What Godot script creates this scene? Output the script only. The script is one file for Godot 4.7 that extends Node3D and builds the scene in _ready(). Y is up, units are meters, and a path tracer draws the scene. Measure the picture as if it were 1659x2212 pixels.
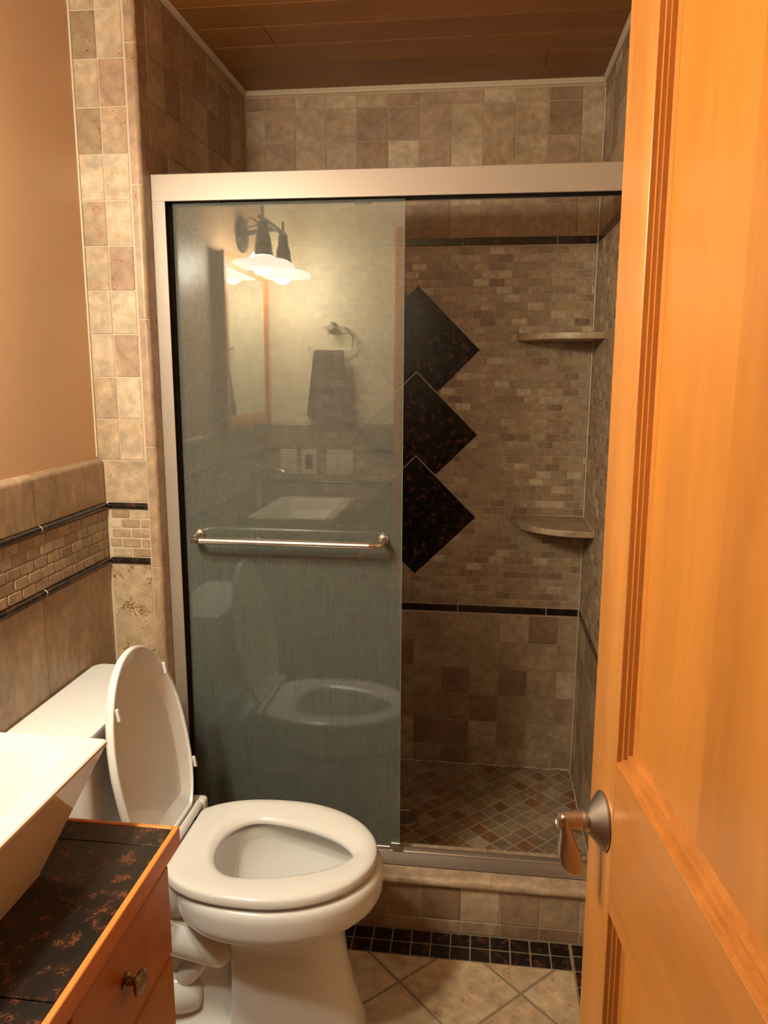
extends Node3D
# A small bathroom seen through its doorway: tiled shower with a sliding glass door, toilet, vanity, open wooden door.
# x runs right along the shower, y up, z towards the camera; the tiled return wall beside the shower is z = 0.

const TP := 0.1035          # 4 inch tile with its joint
const BR := 0.025875        # 1 inch brick row
const SL := 0.157           # shower, left wall face
const SR := 1.329           # shower, right wall face
const SB := -0.852          # shower, back wall face
const CEIL := 2.395
const BACKZ := 1.41         # the wall with the doorway
const TC := 0.315           # the toilet's centre line (z)

var rng := RandomNumberGenerator.new()
var shared := {}
var M := {}
var tile_mats: Array = []
var brick_mats: Array = []
var floor_mats: Array = []
var pan_mats: Array = []
var dark_mats: Array = []
var big_mats: Array = []

func _ready() -> void:
	rng.seed = 20240611
	camera_and_light()
	materials()
	room_shell()
	shower_walls()
	left_wall_tiles()
	floors()
	ceiling_boards()
	shower_fittings()
	shower_door()
	toilet()
	vanity()
	basin_and_faucet()
	vanity_light()
	mirror_cabinet()
	small_wall_things()
	entrance_door()

# ------------------------------------------------------------------ camera, light
func camera_and_light() -> void:
	var cam := Camera3D.new()
	cam.name = "camera"
	cam.fov = 67.126
	cam.near = 0.02
	cam.far = 30.0
	cam.transform = Transform3D(Basis(Vector3(0.99223644, 0.00355852, -0.12431485), Vector3(-0.02634208, 0.982924, -0.18211674), Vector3(0.12154398, 0.18397758, 0.97538675)), Vector3(0.96562, 1.497462, 1.846074))
	cam.current = true
	add_child(cam)
	var env := Environment.new()
	env.background_mode = Environment.BG_COLOR
	env.background_color = Color(0, 0, 0)
	env.tonemap_mode = Environment.TONE_MAPPER_LINEAR
	env.tonemap_exposure = 1.0
	env.sdfgi_enabled = true
	env.ssao_enabled = true
	env.ssil_enabled = true
	var we := WorldEnvironment.new()
	we.name = "environment"
	we.environment = env
	add_child(we)

# ------------------------------------------------------------------ naming
func put(node: Node3D, called: String, parent: Node = self) -> Node3D:
	node.name = called
	if parent.has_node(NodePath(called)):
		var k := 1
		var key := "%d/%s" % [parent.get_instance_id(), called]
		k = shared.get(key, 1)
		while parent.has_node(NodePath("%s_%03d" % [called, k])):
			k += 1
		shared[key] = k
		node.name = "%s_%03d" % [called, k]
	parent.add_child(node, true)
	return node

func tag(o: Node, label: String, category: String, group := "", kind := "") -> Node:
	if label: o.set_meta("label", label)
	if category: o.set_meta("category", category)
	if group: o.set_meta("group", group)
	if kind: o.set_meta("kind", kind)
	return o

func thing(called: String, label: String, category: String, at := Vector3.ZERO, group := "", kind := "") -> Node3D:
	var o := Node3D.new()
	put(o, called)
	o.position = at
	tag(o, label, category, group, kind)
	return o

func obj(called: String, mesh: Mesh, mat: Material, parent: Node = self, at := Vector3.ZERO) -> MeshInstance3D:
	var o := MeshInstance3D.new()
	o.mesh = mesh
	if mat: o.material_override = mat
	put(o, called, parent)
	o.position = at
	return o

# ------------------------------------------------------------------ mesh tools
# A mesh from welded points and triangles; normals are smoothed where faces meet at less than the angle.
func solid(pts: PackedVector3Array, tris: PackedInt32Array, angle := 40.0, keep_winding := false, uvs := PackedVector2Array()) -> ArrayMesh:
	var nt := int(tris.size() / 3.0)
	var vol := 0.0
	var c := Vector3.ZERO
	for p in pts: c += p
	c /= maxf(1.0, pts.size())
	var fn := PackedVector3Array()
	fn.resize(nt)
	var near := []
	near.resize(pts.size())
	for i in pts.size(): near[i] = PackedInt32Array()
	for t in nt:
		var a := pts[tris[3 * t]]
		var b := pts[tris[3 * t + 1]]
		var d := pts[tris[3 * t + 2]]
		fn[t] = (b - a).cross(d - a)
		vol += (a - c).dot(fn[t])
		for k in 3: near[tris[3 * t + k]].append(t)
	var s := -1.0 if (vol < 0.0 and not keep_winding) else 1.0
	var cosa := cos(deg_to_rad(angle))
	var v := PackedVector3Array()
	var n := PackedVector3Array()
	var uv := PackedVector2Array()
	var unit := PackedVector3Array()
	unit.resize(nt)
	for t in nt: unit[t] = fn[t].normalized()
	for t in nt:
		if fn[t].length_squared() < 1e-18: continue
		var order := [0, 2, 1] if s > 0 else [0, 1, 2]
		for k in order:
			var i := tris[3 * t + k]
			var nn := Vector3.ZERO
			for q in near[i]:
				if unit[q].dot(unit[t]) > cosa: nn += fn[q]
			v.append(pts[i])
			n.append((nn if nn.length_squared() > 1e-20 else fn[t]).normalized() * s)
			if uvs.size(): uv.append(uvs[i])
	var arr := []
	arr.resize(Mesh.ARRAY_MAX)
	arr[Mesh.ARRAY_VERTEX] = v
	arr[Mesh.ARRAY_NORMAL] = n
	if uvs.size(): arr[Mesh.ARRAY_TEX_UV] = uv
	var m := ArrayMesh.new()
	m.add_surface_from_arrays(Mesh.PRIMITIVE_TRIANGLES, arr)
	return m

# Rings of equally many points joined in order; caps close the ends.
func loft(rings: Array, angle := 40.0, closed := true, cap_a := true, cap_b := true, torus := false) -> ArrayMesh:
	var pts := PackedVector3Array()
	var tris := PackedInt32Array()
	var w: int = rings[0].size()
	for r in rings: pts.append_array(r)
	var rows := rings.size()
	for i in (rows if torus else rows - 1):
		var i2 := (i + 1) % rows
		for j in (w if closed else w - 1):
			var a := i * w + j
			var b := i * w + (j + 1) % w
			var c := i2 * w + (j + 1) % w
			var d := i2 * w + j
			tris.append_array([a, b, c, a, c, d])
	if not torus:
		for e in [[cap_a, 0, false], [cap_b, (rows - 1) * w, true]]:
			if not e[0]: continue
			var mid := Vector3.ZERO
			for j in w: mid += pts[e[1] + j]
			pts.append(mid / w)
			var m := pts.size() - 1
			for j in w:
				var a: int = e[1] + j
				var b: int = e[1] + (j + 1) % w
				if e[2]: tris.append_array([a, b, m])
				else: tris.append_array([b, a, m])
	return solid(pts, tris, angle)

# A closed outline in the plane (ux, uy) drawn out along dir.
func extrude(outline: Array, o: Vector3, ux: Vector3, uy: Vector3, dir: Vector3, angle := 35.0) -> ArrayMesh:
	var a := PackedVector3Array()
	var b := PackedVector3Array()
	for p in outline:
		a.append(o + ux * p.x + uy * p.y)
		b.append(o + ux * p.x + uy * p.y + dir)
	var flat := PackedVector2Array(outline)
	var tri := Geometry2D.triangulate_polygon(flat)
	var pts := a.duplicate()
	pts.append_array(b)
	var k := outline.size()
	var tris := PackedInt32Array()
	for j in k:
		var j2 := (j + 1) % k
		tris.append_array([j, j2, k + j2, j, k + j2, k + j])
	# caps wound to match the sides
	var ccw := not Geometry2D.is_polygon_clockwise(flat)
	for t in int(tri.size() / 3.0):
		var x := tri[3 * t]
		var y := tri[3 * t + 1]
		var z := tri[3 * t + 2]
		var up: bool = (flat[y] - flat[x]).cross(flat[z] - flat[x]) > 0.0
		if up != ccw:
			var q := y
			y = z
			z = q
		tris.append_array([x, z, y, k + x, k + y, k + z])
	return solid(pts, tris, angle)

func lathe(profile: Array, at: Vector3, axis: Vector3, seg := 32, angle := 35.0) -> ArrayMesh:
	var y := axis.normalized()
	var x := y.cross(Vector3(0.31, 0.22, 0.93)).normalized()
	var z := x.cross(y)
	var rings := []
	for p in profile:
		var r := PackedVector3Array()
		for j in seg:
			var f := TAU * j / seg
			r.append(at + y * p.y + (x * cos(f) + z * sin(f)) * maxf(p.x, 1e-5))
		rings.append(r)
	return loft(rings, angle)

func tube(path: Array, radius, seg := 16, angle := 60.0) -> ArrayMesh:
	var rings := []
	var x := Vector3.ZERO
	for i in path.size():
		var d: Vector3 = (path[mini(i + 1, path.size() - 1)] - path[maxi(i - 1, 0)]).normalized()
		if i == 0: x = d.cross(Vector3(0.13, 0.87, 0.37)).normalized()
		x = (x - d * x.dot(d)).normalized()
		var z := d.cross(x)
		var r: float = radius[i] if radius is Array else radius
		var ring := PackedVector3Array()
		for j in seg:
			var f := TAU * j / seg
			ring.append(path[i] + (x * cos(f) + z * sin(f)) * r)
		rings.append(ring)
	return loft(rings, angle)

func smooth_path(keys: Array, steps := 8) -> Array:
	var out := []
	for i in keys.size() - 1:
		var p0: Vector3 = keys[maxi(i - 1, 0)]
		var p3: Vector3 = keys[mini(i + 2, keys.size() - 1)]
		for k in steps: out.append((keys[i] as Vector3).cubic_interpolate(keys[i + 1], p0, p3, float(k) / steps))
	out.append(keys[-1])
	return out

func rect_ring(x0: float, x1: float, z0: float, z1: float, y: float, r: float, seg := 5) -> PackedVector3Array:
	var out := PackedVector3Array()
	for q in 4:
		var cx := (x1 - r) if q == 0 or q == 3 else (x0 + r)
		var cz := (z1 - r) if q < 2 else (z0 + r)
		for k in seg + 1:
			var f := PI / 2 * (q + float(k) / seg)
			out.append(Vector3(cx + r * cos(f), y, cz + r * sin(f)))
	return out

# a box with rounded upright edges and softened top and bottom
func round_box(lo: Vector3, hi: Vector3, r: float, soft := 0.004) -> ArrayMesh:
	var rings := []
	for k in [[0.0, soft], [soft * 0.3, soft * 0.3], [soft, 0.0]]:
		rings.append(rect_ring(lo.x + k[1], hi.x - k[1], lo.z + k[1], hi.z - k[1], lo.y + k[0], maxf(r - k[1], 0.0005)))
	for k in [[soft, 0.0], [soft * 0.3, soft * 0.3], [0.0, soft]]:
		rings.append(rect_ring(lo.x + k[1], hi.x - k[1], lo.z + k[1], hi.z - k[1], hi.y - k[0], maxf(r - k[1], 0.0005)))
	return loft(rings, 50.0)

# a box with chamfered edges, kept as 8 + 16 corner points
func box(lo: Vector3, hi: Vector3, b := 0.002) -> ArrayMesh:
	b = minf(b, minf(hi.x - lo.x, minf(hi.y - lo.y, hi.z - lo.z)) * 0.3)
	var rings := []
	for k in [[0.0, b], [b, 0.0]]:
		rings.append(quad_ring(lo, hi, lo.y + k[0], k[1], b))
	for k in [[b, 0.0], [0.0, b]]:
		rings.append(quad_ring(lo, hi, hi.y - k[0], k[1], b))
	return loft(rings, 20.0)

func quad_ring(lo: Vector3, hi: Vector3, y: float, i: float, b: float) -> PackedVector3Array:
	var c := b - i if i > 0 else b
	c = maxf(c, b * 0.4)
	var x0 := lo.x + i
	var x1 := hi.x - i
	var z0 := lo.z + i
	var z1 := hi.z - i
	return PackedVector3Array([Vector3(x1, y, z0 + c), Vector3(x1, y, z1 - c), Vector3(x1 - c, y, z1), Vector3(x0 + c, y, z1), Vector3(x0, y, z1 - c), Vector3(x0, y, z0 + c), Vector3(x0 + c, y, z0), Vector3(x1 - c, y, z0)])

func join(meshes: Array) -> ArrayMesh:
	var st := SurfaceTool.new()
	st.begin(Mesh.PRIMITIVE_TRIANGLES)
	for m in meshes: st.append_from(m, 0, Transform3D())
	return st.commit()

func turned(m: Mesh, t: Transform3D) -> ArrayMesh:
	var st := SurfaceTool.new()
	st.begin(Mesh.PRIMITIVE_TRIANGLES)
	st.append_from(m, 0, t)
	return st.commit()

# ------------------------------------------------------------------ tiles
# a convex outline (metres, in the tile's own plane) raised along +z with a bevelled edge; z from -0.004 to t
func poly_tile(p: PackedVector2Array, t: float, b: float, tilt := 0.0) -> ArrayMesh:
	if Geometry2D.is_polygon_clockwise(p): p.reverse()
	var k := p.size()
	var q := PackedVector2Array()
	for i in k:
		var e1 := (p[i] - p[(i + k - 1) % k]).normalized()
		var e2 := (p[(i + 1) % k] - p[i]).normalized()
		var n1 := Vector2(-e1.y, e1.x)
		var n2 := Vector2(-e2.y, e2.x)
		var m := (n1 + n2).normalized()
		q.append(p[i] + m * (b / maxf(0.35, m.dot(n1))))
	var pts := PackedVector3Array()
	for i in k: pts.append(Vector3(p[i].x, p[i].y, -0.004))
	for i in k: pts.append(Vector3(p[i].x, p[i].y, t - b))
	for i in k: pts.append(Vector3(q[i].x, q[i].y, t + tilt * q[i].x))
	var tris := PackedInt32Array()
	for r in 2:
		for i in k:
			var i2 := (i + 1) % k
			tris.append_array([r * k + i, r * k + i2, r * k + k + i2, r * k + i, r * k + k + i2, r * k + k + i])
	for i in range(1, k - 1): tris.append_array([2 * k, 2 * k + i, 2 * k + i + 1])
	return solid(pts, tris, 12.0)

# w by h, with worn corners; a few variants of each are shared
func tile_mesh(w: float, h: float, t: float, worn: bool, variant: int) -> ArrayMesh:
	var key := "t%d_%d_%d_%s_%d" % [roundi(w * 2000), roundi(h * 2000), roundi(t * 10000), worn, variant]
	if shared.has(key): return shared[key]
	var r2 := RandomNumberGenerator.new()
	r2.seed = 77 + variant * 13 + roundi(w * 5000) * 7 + roundi(h * 5000)
	var c := minf(0.0024 if worn else 0.0012, minf(w, h) * 0.2)
	var p := PackedVector2Array()
	for s in [Vector2(1, -1), Vector2(1, 1), Vector2(-1, 1), Vector2(-1, -1)]:
		var k := Vector2(s.x * w / 2, s.y * h / 2)
		var ca := c * r2.randf_range(0.5, 1.5)
		var cb := c * r2.randf_range(0.5, 1.5)
		if s.x * s.y < 0:
			p.append(k - Vector2(s.x * ca, 0))
			p.append(k - Vector2(0, s.y * cb))
		else:
			p.append(k - Vector2(0, s.y * cb))
			p.append(k - Vector2(s.x * ca, 0))
	if worn:
		for i in p.size(): p[i] += Vector2(r2.randf_range(-0.0006, 0.0006), r2.randf_range(-0.0006, 0.0006))
	var m := poly_tile(p, t, 0.0014 if worn else 0.0009, r2.randf_range(-0.012, 0.012) if worn else 0.0)
	shared[key] = m
	return m

func tile_at(parent: Node, called: String, mesh: Mesh, mat: Material, o: Vector3, u: Vector3, v: Vector3) -> MeshInstance3D:
	var i := obj(called, mesh, mat, parent)
	i.transform = Transform3D(Basis(u, v, u.cross(v)), o)
	return i

# Fills u0..u1 by v0..v1 of a plane with tiles. O, u, v: the plane; joints lie at uo + k pu, vo + k pv.
func grid(parent: Node, called: String, O: Vector3, u: Vector3, v: Vector3, r: Rect2, pu: float, pv: float, uo: float, vo: float, gap: float, t: float, mats: Array, o := {}) -> void:
	var bond: bool = o.get("bond", false)
	var worn: bool = o.get("worn", false)
	var most: int = o.get("most", 300)
	var single: Callable = o.get("single", every)
	var drop: Callable = o.get("drop", none)
	var pick: Callable = o.get("pick", no_pick)
	var made := 0
	var rest := {}
	var j0 := floori((r.position.y - vo) / pv + 1e-4)
	var j1 := ceili((r.end.y - vo) / pv - 1e-4)
	for jj in range(j1 - 1, j0 - 1, -1):
		var sh := uo + (pu / 2 if bond and posmod(jj, 2) == 1 else 0.0)
		var i0 := floori((r.position.x - sh) / pu + 1e-4)
		var i1 := ceili((r.end.x - sh) / pu - 1e-4)
		for ii in range(i0, i1):
			var a0 := maxf(sh + ii * pu, r.position.x) + gap / 2
			var a1 := minf(sh + (ii + 1) * pu, r.end.x) - gap / 2
			var b0 := maxf(vo + jj * pv, r.position.y) + gap / 2
			var b1 := minf(vo + (jj + 1) * pv, r.end.y) - gap / 2
			if a1 - a0 < 0.006 or b1 - b0 < 0.006: continue
			var mid := Vector2((a0 + a1) / 2, (b0 + b1) / 2)
			if drop.call(a0, a1, b0, b1): continue
			var mat: Material = mats[weighted(mats.size())]
			var chosen: int = pick.call(ii, jj)
			if chosen >= 0: mat = mats[chosen]
			var mesh := tile_mesh(a1 - a0, b1 - b0, t, worn, rng.randi() % (4 if worn else 1))
			var lift := rng.randf_range(-0.0004, 0.0006)
			var at := O + u * mid.x + v * mid.y + u.cross(v) * lift
			if made < most and single.call(mid.x, mid.y):
				made += 1
				tile_at(parent, called, mesh, mat, at, u, v)
			else:
				if not rest.has(mat):
					rest[mat] = SurfaceTool.new()
					rest[mat].begin(Mesh.PRIMITIVE_TRIANGLES)
				rest[mat].append_from(mesh, 0, Transform3D(Basis(u, v, u.cross(v)), at))
	stuff(parent, o.get("rest", called + "_field"), rest)

func stuff(parent: Node, called: String, parts: Dictionary) -> void:
	if parts.is_empty(): return
	var m := ArrayMesh.new()
	for mat in parts:
		parts[mat].commit(m)
		m.surface_set_material(m.get_surface_count() - 1, mat)
	var i := obj(called, m, null, parent)
	i.set_meta("kind", "stuff")

func every(_a: float, _b: float) -> bool:
	return true

func no_pick(_i: int, _j: int) -> int:
	return -1

# tones by row from the top, one digit per tile; anything else is left to chance
func tones(rows: Array, i: int, j: int) -> int:
	if j < 0 or j >= rows.size() or i < 0 or i >= rows[j].length(): return -1
	var c: String = rows[j][i]
	return c.to_int() if c.is_valid_int() else -1

func none(_a: float, _b: float, _c: float, _d: float) -> bool:
	return false

# earlier materials come more often
func weighted(k: int) -> int:
	return mini(int(k * pow(rng.randf(), 1.35)), k - 1)

# ------------------------------------------------------------------ textures and materials
func lin(r: float, g: float, b: float) -> Color:
	return Color(r, g, b).linear_to_srgb()

func noise_bytes(s: int, size: int, freq: float, octaves: int, kind := FastNoiseLite.TYPE_SIMPLEX_SMOOTH, fractal := FastNoiseLite.FRACTAL_FBM) -> PackedByteArray:
	var n := FastNoiseLite.new()
	n.seed = s
	n.noise_type = kind
	n.frequency = freq
	n.fractal_type = fractal if octaves > 1 else FastNoiseLite.FRACTAL_NONE
	n.fractal_octaves = octaves
	var im := n.get_seamless_image(size, size, false, false, 0.12, true)
	im.convert(Image.FORMAT_L8)
	return im.get_data()

func image_of(bytes: PackedByteArray, size: int, f := Image.FORMAT_RGB8) -> ImageTexture:
	return ImageTexture.create_from_image(Image.create_from_data(size, int(bytes.size() / float(size * (3 if f == Image.FORMAT_RGB8 else 1))), false, f, bytes))

# Travertine: clouds, reddish drifts, pits and pale fill. pitted: how much of it is pits.
func travertine(s: int, pitted: float) -> Array:
	var size := 768
	var a := noise_bytes(s, size, 0.006, 4)
	var b := noise_bytes(s + 1, size, 0.022, 3)
	var c := noise_bytes(s + 2, size, 0.085, 3)
	var d := noise_bytes(s + 3, size, 0.012, 2)
	var e := noise_bytes(s + 4, size, 0.2, 1)
	var f := noise_bytes(s + 5, size, 0.018, 3, FastNoiseLite.TYPE_SIMPLEX_SMOOTH, FastNoiseLite.FRACTAL_RIDGED)
	var col := PackedByteArray()
	var hei := PackedByteArray()
	col.resize(size * size * 3)
	hei.resize(size * size)
	for i in size * size:
		var x := a[i] / 255.0 - 0.5
		var y := b[i] / 255.0 - 0.5
		var z := c[i] / 255.0
		var w := d[i] / 255.0
		var g := e[i] / 255.0 - 0.5
		var v := 0.82 + 0.16 * x + 0.17 * y + 0.10 * g
		var red := clampf((w - 0.55) * 2.0, 0.0, 1.0)
		var h := 0.8 + 0.05 * g
		var pit := clampf((z + 0.10 * g - (0.90 - pitted * (0.05 + 1.15 * w * w + 0.3 * x))) * 7.0, 0.0, 1.0)
		v *= 1.0 - 0.42 * pit
		h -= 0.6 * pit
		v *= 1.0 + 0.16 * clampf((f[i] / 255.0 - 0.80) * 5.0, 0.0, 1.0) * (0.3 + w)
		var k := 3 * i
		col[k] = clampi(int(255 * v), 0, 255)
		col[k + 1] = clampi(int(255 * v * (1.0 - 0.07 * red - 0.05 * pit)), 0, 255)
		col[k + 2] = clampi(int(255 * v * (1.0 - 0.15 * red - 0.10 * pit)), 0, 255)
		hei[i] = clampi(int(255 * h), 0, 255)
	return [image_of(col, size), image_of(hei, size, Image.FORMAT_L8)]

func granite() -> ImageTexture:
	var size := 768
	var a := noise_bytes(31, size, 0.035, 2, FastNoiseLite.TYPE_CELLULAR)
	var b := noise_bytes(32, size, 0.014, 3)
	var c := noise_bytes(33, size, 0.11, 2)
	var col := PackedByteArray()
	col.resize(size * size * 3)
	for i in size * size:
		var w := b[i] / 255.0
		var z := c[i] / 255.0
		var p := clampf((a[i] / 255.0 * 0.5 + w * 0.75 + (z - 0.5) * 0.6 - 0.72) * 5.0, 0.0, 1.0) * 0.8
		p += 0.32 * clampf((w - 0.42) * 3.0, 0.0, 1.0) * (0.4 + z)
		var q := clampf((z - 0.84) * 4.0, 0.0, 1.0)
		var k := 3 * i
		col[k] = clampi(int(18 + 66 * p + 26 * q), 0, 255)
		col[k + 1] = clampi(int(16 + 30 * p + 22 * q), 0, 255)
		col[k + 2] = clampi(int(14 + 14 * p + 18 * q), 0, 255)
	return image_of(col, size)

func wood_texture() -> ImageTexture:
	var size := 512
	var a := noise_bytes(51, size, 0.007, 3)
	var b := noise_bytes(52, size, 0.045, 3)
	var c := noise_bytes(53, size, 0.16, 2)
	var col := PackedByteArray()
	col.resize(size * size * 3)
	for i in size * size:
		var strip := float((int((i % size) / 73.2) * 7919 + 13) % 17) / 16.0 - 0.5
		var v := 0.88 + 0.07 * strip + 0.13 * (a[i] / 255.0 - 0.5) + 0.05 * (b[i] / 255.0 - 0.5) + 0.03 * (c[i] / 255.0 - 0.5)
		var k := 3 * i
		col[k] = clampi(int(255 * minf(v * 1.02, 1.0)), 0, 255)
		col[k + 1] = clampi(int(255 * v * (0.80 + 0.20 * v)), 0, 255)
		col[k + 2] = clampi(int(255 * v * (0.62 + 0.38 * v)), 0, 255)
	return image_of(col, size)

# The soap film on the glass: thin at the top right, thick low and to the left, with vertical runs.
func film_texture() -> ImageTexture:
	var w := 512
	var h := 1024
	var a := noise_bytes(61, 512, 0.016, 3)
	var b := noise_bytes(62, 512, 0.11, 2)
	var s := noise_bytes(63, 512, 0.09, 2)
	var out := PackedByteArray()
	out.resize(w * h * 4)
	for y in h:
		var v := float(y) / h
		for x in w:
			var u := float(x) / w
			var runs := s[((y / 14) % 512) * 512 + (x * 5) % 512] / 255.0 - 0.5
			var i := (y % 512) * 512 + x
			var low := smoothstep(0.30, 0.62, v)
			var al := lerpf(0.30, 0.93, pow(1.0 - u, 0.42))
			al += low * (0.93 - al) * 0.9
			al += 0.10 * (a[i] / 255.0 - 0.5) + 0.05 * (b[i] / 255.0 - 0.5) + 0.10 * runs * smoothstep(0.25, 0.5, v) * (1.0 - 0.5 * smoothstep(0.75, 0.95, v))
			var tone := 1.0 + 0.25 * (b[i] / 255.0 - 0.5) + 0.30 * runs * low
			var k := 4 * (y * w + x)
			out[k] = clampi(int(lerpf(57, 61, low) * tone), 0, 255)
			out[k + 1] = clampi(int(lerpf(52, 67, low) * tone), 0, 255)
			out[k + 2] = clampi(int(lerpf(38, 57, low) * tone), 0, 255)
			out[k + 3] = clampi(int(255 * al), 0, 255)
	return ImageTexture.create_from_image(Image.create_from_data(w, h, false, Image.FORMAT_RGBA8, out))

func towel_texture() -> ImageTexture:
	var size := 256
	var b := noise_bytes(71, size, 0.2, 2)
	var col := PackedByteArray()
	col.resize(size * size * 3)
	for y in size:
		for x in size:
			var g := b[y * size + x] / 255.0 - 0.5
			var v := 0.62 + 0.3 * g
			if (x / 64) % 2 == 0: v -= 0.13
			if (y / 64) % 2 == 0: v -= 0.13
			var k := 3 * (y * size + x)
			col[k] = clampi(int(255 * v), 0, 255)
			col[k + 1] = clampi(int(255 * v * 0.80), 0, 255)
			col[k + 2] = clampi(int(255 * v * 0.72), 0, 255)
	return image_of(col, size)

func plain(c: Color, rough := 0.5, metal := 0.0) -> StandardMaterial3D:
	var m := StandardMaterial3D.new()
	m.albedo_color = c
	m.roughness = rough
	m.metallic = metal
	return m

func stone(tex: Array, c: Color, rough: float, relief: float, shift: Vector3, scale := 1.7) -> StandardMaterial3D:
	var m := plain(c, rough)
	m.albedo_texture = tex[0]
	m.uv1_triplanar = true
	m.uv1_world_triplanar = true
	m.uv1_triplanar_sharpness = 8.0
	m.uv1_scale = Vector3.ONE * scale
	m.uv1_offset = shift
	if relief > 0.0:
		m.heightmap_enabled = true
		m.heightmap_texture = tex[1]
		m.heightmap_scale = relief
	return m

func timber(c: Color, scale: Vector3, rough := 0.32, shift := Vector3.ZERO) -> StandardMaterial3D:
	var m := plain(c, rough)
	m.albedo_texture = M.wood
	m.uv1_triplanar = true
	m.uv1_world_triplanar = true
	m.uv1_triplanar_sharpness = 8.0
	m.uv1_scale = scale
	m.uv1_offset = shift
	return m

func materials() -> void:
	var fine := travertine(101, 0.17)
	var rough := travertine(202, 0.26)
	M.wood = wood_texture()
	var gr := granite()
	var k := 0.0
	# base colours are linear
	for c in [[0.56, 0.40, 0.26], [0.50, 0.345, 0.215], [0.64, 0.49, 0.34], [0.52, 0.345, 0.23], [0.40, 0.275, 0.165], [0.70, 0.55, 0.385], [0.42, 0.265, 0.165], [0.57, 0.42, 0.27]]:
		k += 0.137
		tile_mats.append(stone(fine if int(k * 10) % 3 else rough, lin(c[0], c[1], c[2]), 0.42, 0.06, Vector3(k, k * 2.3, k * 3.1)))
	for c in [[0.52, 0.37, 0.235], [0.49, 0.34, 0.21], [0.55, 0.40, 0.255], [0.46, 0.32, 0.20], [0.60, 0.46, 0.30], [0.53, 0.36, 0.235], [0.43, 0.29, 0.18], [0.74, 0.60, 0.41], [0.37, 0.235, 0.145], [0.60, 0.42, 0.22]]:
		k += 0.211
		brick_mats.append(stone(rough if int(k * 10) % 4 == 0 else fine, lin(c[0], c[1], c[2]), 0.55, 0.05, Vector3(k, k * 1.7, k * 2.9), 2.6))
	for c in [[0.70, 0.53, 0.33], [0.67, 0.485, 0.30], [0.74, 0.575, 0.34]]:
		k += 0.173
		floor_mats.append(stone(rough, lin(c[0], c[1], c[2]), 0.40, 0.05, Vector3(k, k * 1.3, k * 2.1), 1.5))
	for c in [[0.40, 0.29, 0.18], [0.36, 0.25, 0.15], [0.44, 0.32, 0.20], [0.33, 0.22, 0.135], [0.42, 0.25, 0.11], [0.34, 0.17, 0.06], [0.52, 0.41, 0.27]]:
		k += 0.151
		pan_mats.append(stone(rough if int(k * 10) % 2 else fine, lin(c[0], c[1], c[2]), 0.42, 0.05, Vector3(k, k * 1.9, k * 2.7), 2.2))
	for c in [[0.44, 0.29, 0.17], [0.48, 0.325, 0.195]]:
		k += 0.19
		big_mats.append(stone(fine, lin(c[0], c[1], c[2]), 0.38, 0.05, Vector3(k, k * 1.9, k * 2.7), 1.4))
		big_mats[-1].uv1_scale = Vector3(2.4, 1.1, 2.4)
	for i in 3:
		var m := plain(Color.WHITE, 0.22)
		m.albedo_texture = gr
		m.uv1_triplanar = true
		m.uv1_world_triplanar = true
		m.uv1_scale = Vector3.ONE * 2.6
		m.uv1_offset = Vector3(i * 0.37, i * 0.53, i * 0.71)
		dark_mats.append(m)
	var comb := travertine(303, 0.42)
	M.comb_stone = stone(comb, lin(0.62, 0.46, 0.29), 0.5, 0.16, Vector3(0.31, 0.12, 0.2), 1.6)
	M.rough_stone = stone(rough, lin(0.58, 0.43, 0.27), 0.45, 0.10, Vector3(0.3, 0.55, 0.2), 1.5)
	M.pale_stone = stone(fine, lin(0.62, 0.46, 0.31), 0.42, 0.06, Vector3(0.7, 0.1, 0.9), 1.7)
	M.bullnose = stone(fine, lin(0.53, 0.37, 0.235), 0.40, 0.04, Vector3(0.1, 0.8, 0.5), 1.8)
	M.grout = plain(lin(0.50, 0.40, 0.295), 0.9)
	M.grout_shower = plain(lin(0.43, 0.32, 0.215), 0.9)
	M.grout_floor = plain(lin(0.22, 0.17, 0.11), 0.9)
	M.caulk = plain(lin(0.62, 0.52, 0.39), 0.6)
	M.paint = plain(lin(0.53, 0.325, 0.175), 0.42)
	M.cream_paint = plain(lin(0.76, 0.63, 0.40), 0.5)
	M.hall_paint = plain(lin(0.50, 0.36, 0.22), 0.7)
	M.bead = plain(lin(0.52, 0.42, 0.30), 0.5)
	var door_c := lin(0.62, 0.275, 0.064)
	M.door = timber(door_c, Vector3(3.2, 0.32, 3.2), 0.30)
	M.door_rail = timber(lin(0.60, 0.25, 0.050), Vector3(3.2, 3.2, 0.32), 0.30, Vector3(0.4, 0.3, 0.2))
	M.door_panel = timber(lin(0.61, 0.252, 0.042), Vector3(1.7, 0.22, 1.7), 0.30, Vector3(0.15, 0.6, 0.35))
	M.molding = timber(lin(0.58, 0.235, 0.050), Vector3(5, 0.5, 5), 0.28)
	M.cabinet = timber(lin(0.50, 0.195, 0.036), Vector3(4, 4, 0.5), 0.34)
	M.nosing = timber(lin(0.68, 0.26, 0.055), Vector3(6, 6, 0.6), 0.3)
	M.board = timber(lin(0.27, 0.108, 0.022), Vector3(0.35, 3, 4), 0.45)
	M.frame_wood = timber(lin(0.74, 0.29, 0.075), Vector3(5, 0.6, 5), 0.35)
	M.white = plain(lin(0.775, 0.77, 0.755), 0.07)
	M.cream = plain(lin(0.61, 0.55, 0.465), 0.06)
	M.white.clearcoat_enabled = true
	M.white.clearcoat = 0.5
	M.white.clearcoat_roughness = 0.03
	M.plastic = plain(lin(0.76, 0.752, 0.73), 0.14)
	M.steel = plain(lin(0.62, 0.56, 0.50), 0.33, 0.92)
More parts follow.
